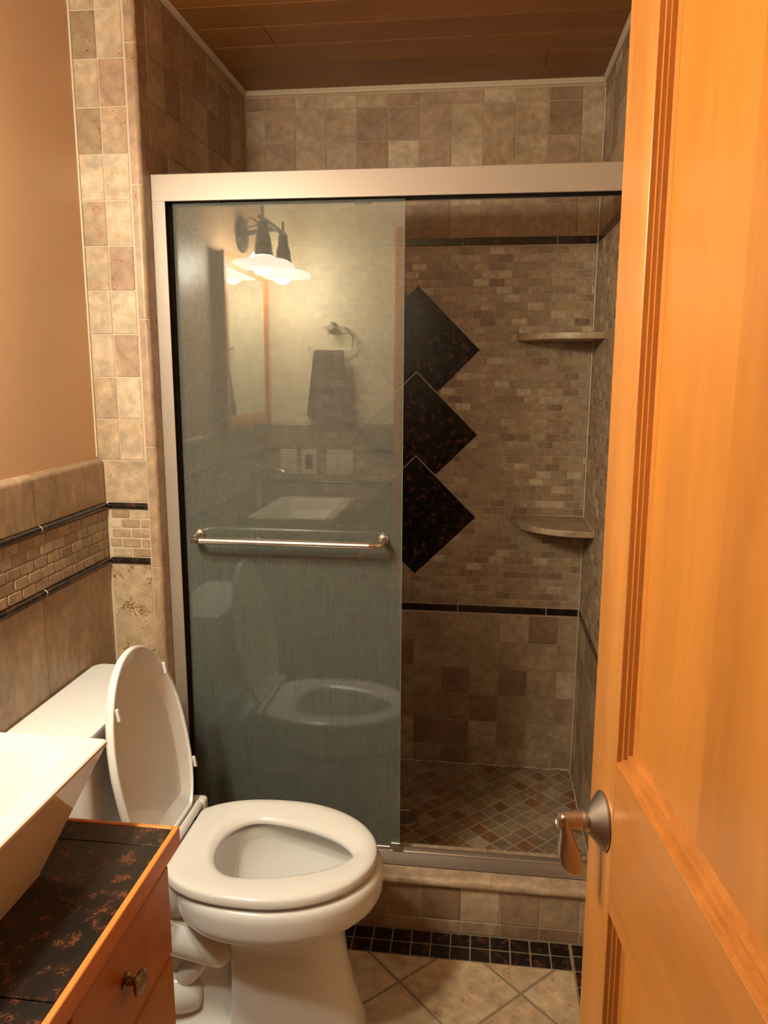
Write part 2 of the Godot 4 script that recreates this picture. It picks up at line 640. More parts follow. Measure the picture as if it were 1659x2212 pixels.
	M.nickel = plain(lin(0.50, 0.45, 0.40), 0.36, 1.0)
	M.satin = plain(lin(0.66, 0.60, 0.54), 0.30, 1.0)
	M.aluminium = plain(lin(0.345, 0.285, 0.24), 0.45, 0.3)
	M.dark_metal = plain(lin(0.05, 0.045, 0.04), 0.35, 0.8)
	M.brass = plain(lin(0.30, 0.25, 0.17), 0.32, 1.0)
	M.black = plain(lin(0.015, 0.013, 0.012), 0.6)
	M.glass = plain(Color(0.93, 0.97, 0.95, 0.04), 0.0)
	M.glass.transparency = BaseMaterial3D.TRANSPARENCY_ALPHA
	M.glass_edge = plain(lin(0.30, 0.36, 0.30), 0.1)
	M.film = plain(Color.WHITE, 0.9)
	M.film.albedo_texture = film_texture()
	M.film.texture_repeat = false
	M.film.transparency = BaseMaterial3D.TRANSPARENCY_ALPHA
	M.film.specular_mode = BaseMaterial3D.SPECULAR_DISABLED
	M.mirror = plain(lin(0.86, 0.88, 0.86), 0.01, 1.0)
	M.shade = plain(Color(0.95, 0.94, 0.90), 0.4)
	M.shade.emission_enabled = true
	M.shade.emission = Color(1.0, 0.96, 0.87)
	M.shade.emission_energy_multiplier = 10.0
	M.water = plain(Color(0.85, 0.95, 0.92, 0.10), 0.0)
	M.water.transparency = BaseMaterial3D.TRANSPARENCY_ALPHA
	M.cloth = plain(lin(0.40, 0.40, 0.40), 0.95)
	M.cloth.albedo_texture = towel_texture()
	M.ivory = plain(lin(0.66, 0.56, 0.42), 0.35)

# ------------------------------------------------------------------ the room
func slab(called: String, lo: Vector3, hi: Vector3, mat: Material, label: String, category: String) -> MeshInstance3D:
	var o := obj(called, box(lo, hi, 0.0005), mat)
	tag(o, label, category, "", "structure")
	return o

var w_left: MeshInstance3D
var w_return: MeshInstance3D
var w_sl: MeshInstance3D
var w_sb: MeshInstance3D
var w_sr: MeshInstance3D
var w_right: MeshInstance3D
var w_back: Node3D
var curb: MeshInstance3D
var fl: MeshInstance3D
var pan: MeshInstance3D
var ceil_o: Node3D

func room_shell() -> void:
	w_left = slab("wall_left", Vector3(-0.1, 0, -0.1), Vector3(0, CEIL, BACKZ), M.paint, "tan painted wall above a travertine wainscot beside the toilet", "wall")
	w_return = slab("wall_return", Vector3(-0.1, 0, -1.0), Vector3(SL - 0.02, CEIL, -0.002), M.grout, "narrow travertine tiled wall strip facing the room beside the shower", "wall")
	w_sl = slab("wall_shower_left", Vector3(SL - 0.021, 0, -0.95), Vector3(SL - 0.002, CEIL, -0.023), M.grout_shower, "shaded tiled shower side wall seen above the metal header", "wall")
	w_sb = slab("wall_shower_back", Vector3(SL - 0.002, 0, -1.0), Vector3(SR + 0.002, CEIL, SB - 0.002), M.grout_shower, "shower back wall with small bricks and dark diamonds between black strips", "wall")
	w_sr = slab("wall_shower_right", Vector3(SR + 0.002, 0, -1.0), Vector3(SR + 0.12, CEIL, 0.0), M.grout_shower, "tiled shower side wall next to the open wooden door", "wall")
	w_right = slab("wall_right", Vector3(1.34, 0, 0.001), Vector3(1.46, CEIL, BACKZ + 0.12), M.paint, "painted wall hidden behind the open wooden door", "wall")
	# the wall with the doorway, behind which the camera stands
	w_back = thing("wall_back", "painted wall with the doorway, mirrored in the shower glass", "wall", Vector3.ZERO, "", "structure")
	obj("wall_panel", box(Vector3(-0.1, 0, BACKZ + 0.001), Vector3(0.61, CEIL, BACKZ + 0.12), 0.0005), M.cream_paint, w_back)
	obj("wall_panel", box(Vector3(1.265, 0, BACKZ + 0.001), Vector3(1.339, CEIL, BACKZ + 0.12), 0.0005), M.cream_paint, w_back)
	obj("lintel", box(Vector3(0.6105, 2.06, BACKZ + 0.001), Vector3(1.2645, CEIL, BACKZ + 0.12), 0.0005), M.cream_paint, w_back)
	# door lining and casing on the room side
	var tr := thing("trim_1", "wooden door casing and lining around the doorway", "door casing", Vector3.ZERO, "", "structure")
	obj("lining", box(Vector3(0.611, 0, BACKZ - 0.004), Vector3(0.628, 2.058, BACKZ + 0.125), 0.001), M.frame_wood, tr)
	obj("lining", box(Vector3(1.248, 0, BACKZ - 0.004), Vector3(1.264, 2.058, BACKZ + 0.125), 0.001), M.frame_wood, tr)
	obj("lining", box(Vector3(0.628, 2.04, BACKZ - 0.004), Vector3(1.248, 2.058, BACKZ + 0.125), 0.001), M.frame_wood, tr)
	obj("casing", box(Vector3(0.583, 0, BACKZ - 0.016), Vector3(0.622, 2.10, BACKZ - 0.0042), 0.002), M.frame_wood, tr)
	obj("casing", box(Vector3(1.253, 0, BACKZ - 0.016), Vector3(1.32, 2.10, BACKZ - 0.0042), 0.002), M.frame_wood, tr)
	obj("casing", box(Vector3(0.623, 2.045, BACKZ - 0.016), Vector3(1.252, 2.10, BACKZ - 0.0042), 0.002), M.frame_wood, tr)
	# hallway
	slab("wall_hall_left", Vector3(-0.2, 0, BACKZ + 0.121), Vector3(-0.1, CEIL, 3.6), M.hall_paint, "side wall of the hallway outside the doorway", "wall")
	slab("wall_hall_right", Vector3(2.2, 0, BACKZ + 0.121), Vector3(2.3, CEIL, 3.6), M.hall_paint, "far side wall of the hallway outside the doorway", "wall")
	slab("wall_hall_front", Vector3(1.461, 0, BACKZ + 0.02), Vector3(2.2, CEIL, BACKZ + 0.12), M.hall_paint, "hallway wall running on beside the doorway", "wall")
	slab("wall_hall_back", Vector3(-0.2, 0, 3.6), Vector3(2.3, CEIL, 3.7), M.hall_paint, "hallway wall opposite the doorway", "wall")
	slab("floor_hall", Vector3(-0.2, -0.1, BACKZ + 0.12), Vector3(2.3, -0.002, 3.7), M.cabinet, "wooden hallway floor outside the doorway", "floor")
	slab("ceiling_hall", Vector3(-0.2, CEIL, BACKZ + 0.12), Vector3(2.3, CEIL + 0.1, 3.7), M.hall_paint, "hallway ceiling outside the doorway", "ceiling")
	fl = slab("floor", Vector3(-0.1, -0.1, -0.05), Vector3(1.46, -0.001, BACKZ + 0.12), M.grout_floor, "bathroom floor of travertine set on the diagonal with a black mosaic border", "floor")
	pan = slab("floor_shower", Vector3(0.05, -0.1, -1.0), Vector3(SR + 0.05, 0.033, -0.051), M.grout_shower, "shower floor of small brown stone diamonds", "floor")
	curb = slab("trim_2", Vector3(SL - 0.004, -0.05, -0.135), Vector3(SR + 0.001, 0.1615, -0.002), M.grout, "tiled shower curb under the metal track", "shower curb")
	ceil_o = thing("ceiling", "dark reddish wooden board ceiling", "ceiling", Vector3.ZERO, "", "structure")
	obj("ceiling_deck", box(Vector3(-0.1, CEIL + 0.012, -1.0), Vector3(1.46, CEIL + 0.1, BACKZ + 0.12), 0.0005), M.black, ceil_o)

func half_round(w: float, d: float, steps := 7) -> Array:
	var p := [Vector2(-w / 2, -0.003)]
	p = []
	for i in steps + 1:
		var f := PI * i / steps
		p.append(Vector2(w / 2 * cos(f), d * sin(f)))
	p.append(Vector2(-w / 2, -0.004))
	p.append(Vector2(w / 2, -0.004))
	return p

func shower_walls() -> void:
	var X := Vector3.RIGHT
	var Y := Vector3.UP
	var Z := Vector3.BACK
	var t := 0.002
	var X0 := 0.2245
	var R1 := 2.3342
	# --- back wall
	var O := Vector3(0, 0, SB - 0.002)
	grid(w_sb, "tile", O, X, Y, Rect2(SL + 0.002, 1.925, SR - SL - 0.004, CEIL - 0.02 - 1.925), TP, TP, X0, R1, 0.003, t, tile_mats, {pick = func(i: int, j: int) -> int: return tones(["332506335762", "207064370062", "117065351737", "xxxx", "xxxxx6613137"], i + 1, -j)})
	grid(w_sb, "tile", O, X, Y, Rect2(SL + 0.002, 0.034, SR - SL - 0.004, 0.6245 - 0.034), TP, TP, X0, 0.6228, 0.003, t, [tile_mats[7], tile_mats[1], tile_mats[0], tile_mats[3], tile_mats[2], tile_mats[6], tile_mats[5]])
	grid(w_sb, "black_strip", O, X, Y, Rect2(SL + 0.002, 1.8955, SR - SL - 0.004, 0.0285), 0.310, 0.0285, 0.889, 1.8955, 0.004, t + 0.001, dark_mats)
	grid(w_sb, "black_strip", O, X, Y, Rect2(SL + 0.002, 0.6265, SR - SL - 0.004, 0.0285), 0.314, 0.0285, 0.900, 0.6265, 0.004, t + 0.001, dark_mats)
	var h := 0.212
	var centres := [Vector2(0.743, 1.557), Vector2(0.741, 1.269), Vector2(0.742, 0.978)]
	var drop := func(a0: float, a1: float, b0: float, b1: float) -> bool:
		for c in centres:
			var all := true
			for q in [Vector2(a0, b0), Vector2(a1, b0), Vector2(a0, b1), Vector2(a1, b1)]:
				if absf(q.x - c.x) + absf(q.y - c.y) > h: all = false
			if all: return true
		return false
	grid(w_sb, "brick", O, X, Y, Rect2(SL + 0.002, 0.657, SR - SL - 0.004, 1.8935 - 0.657), TP / 2, (1.8935 - 0.657) / 48.0, 0.851, 0.657, 0.0029, 0.0015, brick_mats, {bond = true, worn = true, drop = drop, single = func(a: float, _b: float) -> bool: return a > 0.93, rest = "brick_field"})
	for i in 3:
		var c: Vector2 = centres[i]
		var p := PackedVector2Array([c + Vector2(h, 0), c + Vector2(0, h), c + Vector2(-h, 0), c + Vector2(0, -h)])
		if i < 2:
			var d: Vector2 = centres[i + 1]
			var h2 := h + 0.005
			var cut := Geometry2D.clip_polygons(p, PackedVector2Array([d + Vector2(h2, 0), d + Vector2(0, h2), d + Vector2(-h2, 0), d + Vector2(0, -h2)]))
			p = cut[0]
		var tri := Geometry2D.triangulate_polygon(p)
		var m := extrude(Array(p), O + Z * -0.003, X, Y, Z * 0.0075, 10.0)
		if tri.size() == 0: m = poly_tile(p, 0.004, 0.001)
		var o := obj("diamond_tile", m, dark_mats[i], w_sb)
		o.set_meta("label", ["top black granite diamond", "middle black granite diamond", "bottom black granite diamond"][i])
	# thin pale joint where one diamond overlaps the next
	for i in [1, 2]:
		var c: Vector2 = centres[i]
		for s in [-1, 1]:
			var a := Vector3(c.x, c.y + h + 0.003, SB + 0.0005)
			var b := a + Vector3(s * 0.072, -0.072, 0)
			obj("joint", tube([a, b], 0.0022, 6), M.grout, w_sb)
	# --- left wall of the shower (faces +x): u = -z
	var OL := Vector3(SL - 0.002, 0, 0)
	var U := Vector3(0, 0, -1)
	grid(w_sl, "tile", OL, U, Y, Rect2(0.024, 1.925, -SB - 0.026, CEIL - 0.02 - 1.925), 0.105, TP, 0.060, R1, 0.003, t, tile_mats)
	grid(w_sl, "tile", OL, U, Y, Rect2(0.115, 0.034, -SB - 0.117, 0.6245 - 0.034), 0.105, TP, 0.060, 0.6228, 0.003, t, tile_mats)
	grid(w_sl, "black_strip", OL, U, Y, Rect2(0.115, 1.8955, -SB - 0.117, 0.0285), 0.31, 0.0285, 0.2, 1.8955, 0.004, t + 0.001, dark_mats)
	grid(w_sl, "black_strip", OL, U, Y, Rect2(0.115, 0.6265, -SB - 0.117, 0.0285), 0.31, 0.0285, 0.2, 0.6265, 0.004, t + 0.001, dark_mats)
	grid(w_sl, "brick", OL, U, Y, Rect2(0.115, 0.657, -SB - 0.117, 1.8935 - 0.657), TP / 2, (1.8935 - 0.657) / 48.0, 0.02, 0.657, 0.0029, 0.0015, brick_mats, {bond = true, worn = true, most = 0, rest = "brick_field"})
	# --- right wall of the shower (faces -x): u = +z
	var OR := Vector3(SR + 0.002, 0, 0)
	var UR := Vector3(0, 0, 1)
	grid(w_sr, "tile", OR, UR, Y, Rect2(SB + 0.002, 1.925, -SB - 0.004, CEIL - 0.02 - 1.925), 0.105, TP, -0.04, R1, 0.003, t, tile_mats)
	grid(w_sr, "tile", OR, UR, Y, Rect2(SB + 0.002, 0.034, -SB - 0.004, 0.6245 - 0.034), 0.105, TP, -0.04, 0.6228, 0.003, t, tile_mats)
	grid(w_sr, "black_strip", OR, UR, Y, Rect2(SB + 0.002, 1.8955, -SB - 0.004, 0.0285), 0.31, 0.0285, -0.3, 1.8955, 0.004, t + 0.001, dark_mats)
	grid(w_sr, "black_strip", OR, UR, Y, Rect2(SB + 0.002, 0.6265, -SB - 0.004, 0.0285), 0.31, 0.0285, -0.25, 0.6265, 0.004, t + 0.001, dark_mats)
	grid(w_sr, "brick", OR, UR, Y, Rect2(SB + 0.002, 0.657, -SB - 0.004, 1.8935 - 0.657), TP / 2, (1.8935 - 0.657) / 48.0, 0.0, 0.657, 0.0029, 0.0015, brick_mats, {bond = true, worn = true, single = func(a: float, _b: float) -> bool: return a < -0.52, rest = "brick_field"})
	# caulked corners and the ragged line of caulk at the foot of the back wall
	var ck := thing("trim_3", "pale caulk lines in the shower corners", "caulk", Vector3.ZERO, "", "structure")
	obj("caulk", tube([Vector3(SR - 0.001, 0.04, SB + 0.001), Vector3(SR - 0.001, CEIL - 0.03, SB + 0.001)], 0.0024, 8), M.caulk, ck)
	obj("caulk", tube([Vector3(SL + 0.001, 0.04, SB + 0.001), Vector3(SL + 0.001, CEIL - 0.03, SB + 0.001)], 0.002, 8), M.grout_shower, ck)
	var path := []
	var rr := []
	for i in 90:
		path.append(Vector3(SL + 0.006 + i * (SR - SL - 0.012) / 89.0, 0.036 + rng.randf_range(-0.001, 0.002), SB + 0.003 + rng.randf_range(-0.001, 0.003)))
		rr.append(rng.randf_range(0.0008, 0.0038))
	obj("caulk", tube(path, rr, 6), M.caulk, ck)
	path = []
	rr = []
	for i in 60:
		path.append(Vector3(SR - 0.003 - rng.randf_range(0, 0.003), 0.036 + rng.randf_range(-0.001, 0.002), SB + 0.01 + i * 0.0115))
		rr.append(rng.randf_range(0.0008, 0.0035))
	obj("caulk", tube(path, rr, 6), M.caulk, ck)
	# --- return wall (the strip that faces the room) with its bullnose
	var OP := Vector3(0, 0, -0.002)
	var top := Rect2(0.003, 1.2646, 0.1275, CEIL - 0.02 - 1.2646)
	grid(w_return, "tile", OP, X, Y, top, 0.0635, TP, 0.0005, 2.2996, 0.003, t, tile_mats, {pick = func(i: int, j: int) -> int: return tones(["02", "42", "73", "40", "55", "12", "76", "25", "23", "05", "72"], i, -j)})
	grid(w_return, "tile", OP, X, Y, Rect2(0.003, 1.1575, 0.1275, 0.1071), 0.13, 0.1071, 0.002, 1.1575, 0.003, t, [M.pale_stone])
	grid(w_return, "brick", OP, X, Y, Rect2(0.022, 1.0125, 0.1085, 0.127), TP / 2, 0.127 / 5.0, 0.028, 1.0125, 0.0036, t, brick_mats, {bond = true, worn = true})
	grid(w_return, "tile", OP, X, Y, Rect2(0.022, 0.69, 0.1085, 0.305), 0.2, 0.305, 0.0, 0.69, 0.003, t, [M.comb_stone])
	grid(w_return, "tile", OP, X, Y, Rect2(0.022, 0.0, 0.1085, 0.69), 0.2, 0.305, 0.0, 0.08, 0.003, t, big_mats)
	for y in [1.1475, 1.0035]:
		obj("pencil_trim", extrude(half_round(0.0165, 0.009), Vector3(0.024, y, -0.001), Y, Z, X * 0.1045), dark_mats[0], w_return)
	# bullnose: a rounded corner column in 12 inch pieces, each on round the jamb to the metal
	var prof := []
	var r := 0.012
	for i in 9:
		var f := PI / 2 * (1.0 - i / 8.0)
		prof.append(Vector2(0.145 + r * cos(f), -r + r * sin(f)))
	prof.append(Vector2(SL, -0.1145))
	prof.append(Vector2(SL - 0.02, -0.1145))
	prof.append(Vector2(SL - 0.02, -0.03))
	prof.append(Vector2(0.1322, -0.03))
	prof.append(Vector2(0.1322, 0.0))
	for s in [[0.0, 0.372], [0.375, 0.680], [0.683, 0.986], [0.989, 1.297], [1.300, 1.609], [1.612, 1.919], [1.922, 2.226], [2.229, 2.372]]:
		obj("bullnose_tile", extrude(prof, Vector3(0, s[0], 0), X, Z, Y * (s[1] - s[0])), [M.bullnose, tile_mats[1], tile_mats[3]][rng.randi() % 3], w_return)
	var core := []
	for i in 9:
		var f := PI / 2 * (1.0 - i / 8.0)
		core.append(Vector2(0.145 + (r - 0.0012) * cos(f), -r + (r - 0.0012) * sin(f)))
	for q in [Vector2(SL - 0.0012, -0.1135), Vector2(SL - 0.019, -0.1135), Vector2(SL - 0.019, -0.03), Vector2(0.1335, -0.03), Vector2(0.1335, -0.0012)]: core.append(q)
	obj("grout_core", extrude(core, Vector3.ZERO, X, Z, Y * 2.37), M.grout, w_return)
	# --- curb
	var OC := Vector3(0, 0, -0.002)
	grid(curb, "tile", OC, X, Y, Rect2(SL, 0.0385, SR - SL, 0.1045), TP, TP, 0.7386, 0.0390, 0.003, t, tile_mats, {pick = func(i: int, j: int) -> int: return tones(["765372"], i + 0, j)})
	grid(curb, "tile", OC, X, Y, Rect2(SL, 0.0, SR - SL, 0.0385), TP, 0.0385, 0.7386, 0.0, 0.003, t, tile_mats)
	var nose := []
	for i in 9:
		var f := PI * 0.5 * i / 8.0
		nose.append(Vector2(-0.004 + 0.0165 * cos(f), 0.1485 + 0.0165 * sin(f)))
	nose.append(Vector2(-0.034, 0.165))
	nose.append(Vector2(-0.034, 0.1435))
	nose.append(Vector2(0.0105, 0.1435))
	for s in [[SL, 0.405], [0.408, 0.709], [0.712, 1.014], [1.017, SR]]:
		obj("bullnose_tile", extrude(nose, Vector3(s[0], 0, 0), Z, Y, X * (s[1] - s[0])), M.pale_stone, curb)
	var nose_core := []
	for q in nose: nose_core.append(Vector2(-0.01, 0.152) + (q - Vector2(-0.01, 0.152)) * 0.93)
	obj("grout_core", extrude(nose_core, Vector3(SL, 0, 0), Z, Y, X * (SR - SL)), M.grout, curb)
	for s in [[SL, 0.712], [0.7145, 1.0155], [1.018, SR]]:
		obj("sill_tile", box(Vector3(s[0], 0.15, -0.140), Vector3(s[1], 0.165, -0.085), 0.002), M.pale_stone, curb)
	obj("inner_face", box(Vector3(SL, 0.03, -0.1395), Vector3(SR, 0.15, -0.128), 0.001), big_mats[0], curb)

func left_wall_tiles() -> void:
	var Y := Vector3.UP
	var X := Vector3.RIGHT
	var Z := Vector3.BACK
	var U := Vector3(0, 0, -1)
	var t := 0.0025
	# tile bed
	obj("tile_bed", box(Vector3(-0.001, 0, 0.0005), Vector3(0.0155, 1.262, BACKZ - 0.001), 0.001), M.grout, w_left)
	var O := Vector3(0.0155, 0, 0)
	# cap course: rounded top edge
	var prof := [Vector2(0.0, 1.1575), Vector2(0.018, 1.1575)]
	for i in 8:
		var f := PI / 2 * i / 7.0
		prof.append(Vector2(0.003 + 0.015 * cos(f), 1.255 + 0.0145 * sin(f)))
	prof.append(Vector2(0.0, 1.2695))
	var z := 0.005
	var ends := [0.3165, 0.622, 0.9275, 1.233, BACKZ - 0.001]
	for i in ends.size():
		obj("cap_tile", extrude(prof, Vector3(0, 0, z), X, Y, Z * (ends[i] - 0.003 - z)), big_mats[i % 2], w_left)
		z = ends[i]
	for y in [1.1475, 1.0035]:
		var a := 0.006
		for e in [0.3085, 0.614, 0.9195, 1.225, BACKZ - 0.002]:
			obj("pencil_trim", extrude(half_round(0.0165, 0.0095), Vector3(0.016, y, a), Y, X, Z * (e - 0.003 - a)), dark_mats[0], w_left)
			var ring := half_round(0.0172, 0.0098)
			if e < 1.3: obj("joint", extrude(ring, Vector3(0.0158, y, e - 0.003), Y, X, Z * 0.003), M.caulk, w_left)
			a = e
	grid(w_left, "brick", O, U, Y, Rect2(-BACKZ + 0.002, 1.0125, BACKZ - 0.006, 0.127), TP / 2, 0.127 / 5.0, -0.0264, 1.0125, 0.0034, 0.0035, [brick_mats[1], brick_mats[3], brick_mats[0], brick_mats[6], pan_mats[0], brick_mats[8], pan_mats[2]], {bond = true, worn = true})
	grid(w_left, "tile", O, U, Y, Rect2(-BACKZ + 0.002, 0.0, BACKZ - 0.006, 0.995), 0.3055, 0.3055, -0.3165, 0.9950 - 0.3055 * 4, 0.0028, t, big_mats)
	# painted edge bead between the wall and the return
	obj("corner_bead", tube([Vector3(0.001, 1.272, 0.0), Vector3(0.001, CEIL - 0.03, 0.0)], 0.0032, 8), M.bead, w_left)
	# the same wainscot on the doorway wall (mirrored in the glass)
	obj("tile_bed", box(Vector3(0.019, 0, BACKZ - 0.0165), Vector3(0.582, 1.262, BACKZ + 0.002), 0.001), M.grout, w_back)
	var OB := Vector3(0, 0, BACKZ - 0.0165)
	var UB := Vector3(-1, 0, 0)
	var prof2 := []
	for p in prof: prof2.append(Vector2(-p.x, p.y))
	for s in [[0.019, 0.29], [0.293, 0.581]]:
		obj("cap_tile", extrude(prof2, Vector3(s[0], 0, BACKZ), Z, Y, X * (s[1] - s[0])), big_mats[0], w_back)
	for y in [1.1475, 1.0035]:
		obj("pencil_trim", extrude(half_round(0.0165, 0.0095), Vector3(0.024, y, BACKZ - 0.017), Y, -Z, X * 0.555), dark_mats[1], w_back)
	grid(w_back, "brick", OB, UB, Y, Rect2(-0.58, 1.0125, 0.556, 0.127), TP / 2, 0.127 / 5.0, 0.0, 1.0125, 0.0034, 0.003, brick_mats, {bond = true, worn = true})
	grid(w_back, "tile", OB, UB, Y, Rect2(-0.58, 0.0, 0.556, 0.995), 0.3055, 0.3055, 0.0, 0.9950 - 0.3055 * 4, 0.0028, t, big_mats)

func convex_floor(parent: Node, called: String, p: PackedVector2Array, y: float, t: float, mat: Material, rest: Dictionary, single: bool) -> void:
	# p in (x, z); the tile lies flat
	var c := Vector2.ZERO
	for q in p: c += q
	c /= p.size()
	var local := PackedVector2Array()
	for q in p: local.append(Vector2(q.x - c.x, -(q.y - c.y)))
	var m := poly_tile(local, t, 0.0012)
	var tf := Transform3D(Basis(Vector3(1, 0, 0), Vector3(0, 0, -1), Vector3(0, 1, 0)), Vector3(c.x, y, c.y))
	if single:
		var o := obj(called, m, mat, parent)
		o.transform = tf
	else:
		if not rest.has(mat):
			rest[mat] = SurfaceTool.new()
			rest[mat].begin(Mesh.PRIMITIVE_TRIANGLES)
		rest[mat].append_from(m, 0, tf)

func diamonds(parent: Node, called: String, area: PackedVector2Array, o: Vector2, d: float, gap: float, y: float, t: float, mats: Array, single: Callable, holes: Array = []) -> void:
	# squares turned 45 degrees with half diagonal d, centres at o + (i, j) d where i + j is even
	var rest := {}
	for i in range(-40, 41):
		for j in range(-40, 41):
			if posmod(i + j, 2): continue
			var c := o + Vector2(i, j) * d
			var h := d - gap * 0.7071
			var p := PackedVector2Array([c + Vector2(h, 0), c + Vector2(0, h), c + Vector2(-h, 0), c + Vector2(0, -h)])
			for q in Geometry2D.intersect_polygons(p, area):
				var bits := [q]
				for hole in holes:
					var next := []
					for b in bits: next.append_array(Geometry2D.clip_polygons(b, hole))
					bits = next
				for b in bits:
					if b.size() < 3 or absf(poly_area(b)) < 0.00006: continue
					if holes.size() and Geometry2D.convex_hull(b).size() - 1 < b.size(): b = drop_inner(b)
					convex_floor(parent, called, b, y, t, mats[weighted(mats.size())], rest, single.call(c.x, c.y))
	stuff(parent, called + "_field", rest)

func drop_inner(p: PackedVector2Array) -> PackedVector2Array:
	var hull := Geometry2D.convex_hull(p)
	hull.remove_at(hull.size() - 1)
	return hull

func poly_area(p: PackedVector2Array) -> float:
	var a := 0.0
	for i in p.size(): a += p[i].cross(p[(i + 1) % p.size()])
	return a / 2

func floors() -> void:
	# black mosaic border: two rows along the curb, two along the right wall
	var O := Vector3(0, -0.001, 0)
	var U := Vector3.RIGHT
	var V := Vector3(0, 0, -1)
	var q := 0.05175
	grid(fl, "mosaic_tile", O, U, V, Rect2(0.135, -0.0955, 1.238 - 0.135, 0.0935), q, 0.0468, 0.7148, -0.0955, 0.0035, 0.001, dark_mats)
	grid(fl, "mosaic_tile", O, U, V, Rect2(1.2375, -1.40, 0.1025, 1.398), 0.0512, q, 1.2375, -0.0955, 0.0035, 0.001, dark_mats)
	# field on the diagonal
	var area := PackedVector2Array([Vector2(0.01, 0.097), Vector2(1.2355, 0.097), Vector2(1.2355, 1.405), Vector2(0.01, 1.405)])
	diamonds(fl, "floor_tile", area, Vector2(0.950, 0.185), 0.149, 0.007, -0.001, 0.001, floor_mats, func(_x: float, _z: float) -> bool: return true)
	# shower floor round the drain
	var hole := PackedVector2Array()
	for i in 20: hole.append(Vector2(0.751, -0.470) + Vector2(0.0475, 0).rotated(TAU * i / 20))
	var bed := PackedVector2Array([Vector2(SL + 0.001, SB + 0.001), Vector2(SR - 0.001, SB + 0.001), Vector2(SR - 0.001, -0.141), Vector2(SL + 0.001, -0.141)])
	diamonds(pan, "pan_tile", bed, Vector2(0.994, -0.505), 0.0357, 0.0032, 0.033, 0.001, pan_mats, func(x: float, _z: float) -> bool: return x > 0.72, [hole])

func ceiling_boards() -> void:
	# tongue and groove boards running along x
	var z := SB - 0.002
	var edges := [-0.742, -0.617, -0.493, -0.3685, -0.2415]
	var e := -0.2415
	while e < BACKZ:
		e += 0.1255
		edges.append(minf(e, BACKZ + 0.001))
	var seams := {1: [1.130], 3: [0.358], 5: [0.9], 7: [0.5], 9: [1.0]}
	for i in edges.size():
		var x := 0.0
		var cuts: Array = seams.get(i, []).duplicate()
		cuts.append(SR + 0.008)
		for c in cuts:
			if edges[i] - z > 0.02:
				var m := box(Vector3(x + 0.0006, CEIL, z + 0.0012), Vector3(c - 0.0006, CEIL + 0.013, edges[i] - 0.0012), 0.0011)
				var mat: StandardMaterial3D = M.board.duplicate()
				mat.uv1_offset = Vector3(i * 0.37, i * 0.21, i * 0.43)
				obj("ceiling_board", m, mat, ceil_o)
			x = c
		z = edges[i]
	# cove trim under the boards
	var tr := thing("trim_4", "narrow beige trim where the board ceiling meets the shower tiles", "ceiling trim", Vector3.ZERO, "", "structure")
	var p := [Vector2(0, 0), Vector2(0.011, 0), Vector2(0.011, -0.004), Vector2(0.0075, -0.008), Vector2(0.005, -0.0135), Vector2(0, -0.015)]
	obj("trim_strip", extrude(p, Vector3(SL, CEIL, SB), Vector3.BACK, Vector3.UP, Vector3.RIGHT * (SR - SL)), M.bead, tr)
	obj("trim_strip", extrude(p, Vector3(SL, CEIL, SB), Vector3.RIGHT, Vector3.UP, Vector3.BACK * (-SB)), M.bead, tr)
	obj("trim_strip", extrude(p, Vector3(SR, CEIL, SB), Vector3.LEFT, Vector3.UP, Vector3.BACK * (-SB)), M.bead, tr)

# ------------------------------------------------------------------ shower
func corner_shelf(y: float, rx: float, rz: float, label: String) -> void:
	var o := thing("corner_shelf", label, "shelf", Vector3(SR, y, SB), "stone corner shelves in the shower")
	var out := []
	for i in 25:
		var f := PI / 2 * i / 24.0
		out.append(Vector2(-rx * pow(cos(f), 0.85), rz * pow(sin(f), 0.85)))
	var rings := []
	for k in [[-0.011, 0.004], [-0.0095, 0.0012], [-0.006, 0.0], [0.006, 0.0], [0.0095, 0.0012], [0.011, 0.004]]:
		var r := PackedVector3Array()
		for q in out:
			var d: Vector2 = q.normalized()
			var w: Vector2 = q - d * k[1]
			r.append(Vector3(minf(w.x, -0.0005), k[0], maxf(w.y, 0.0005)))
		r.append(Vector3(-0.0005, k[0], 0.0005))
		rings.append(r)
	obj("slab", loft(rings, 40.0), M.rough_stone, o)
	obj("caulk_bead", tube([Vector3(-rx, 0.009, 0.001), Vector3(-0.002, 0.011, 0.001), Vector3(-0.001, 0.011, rz)], 0.0022, 6), M.caulk, o)

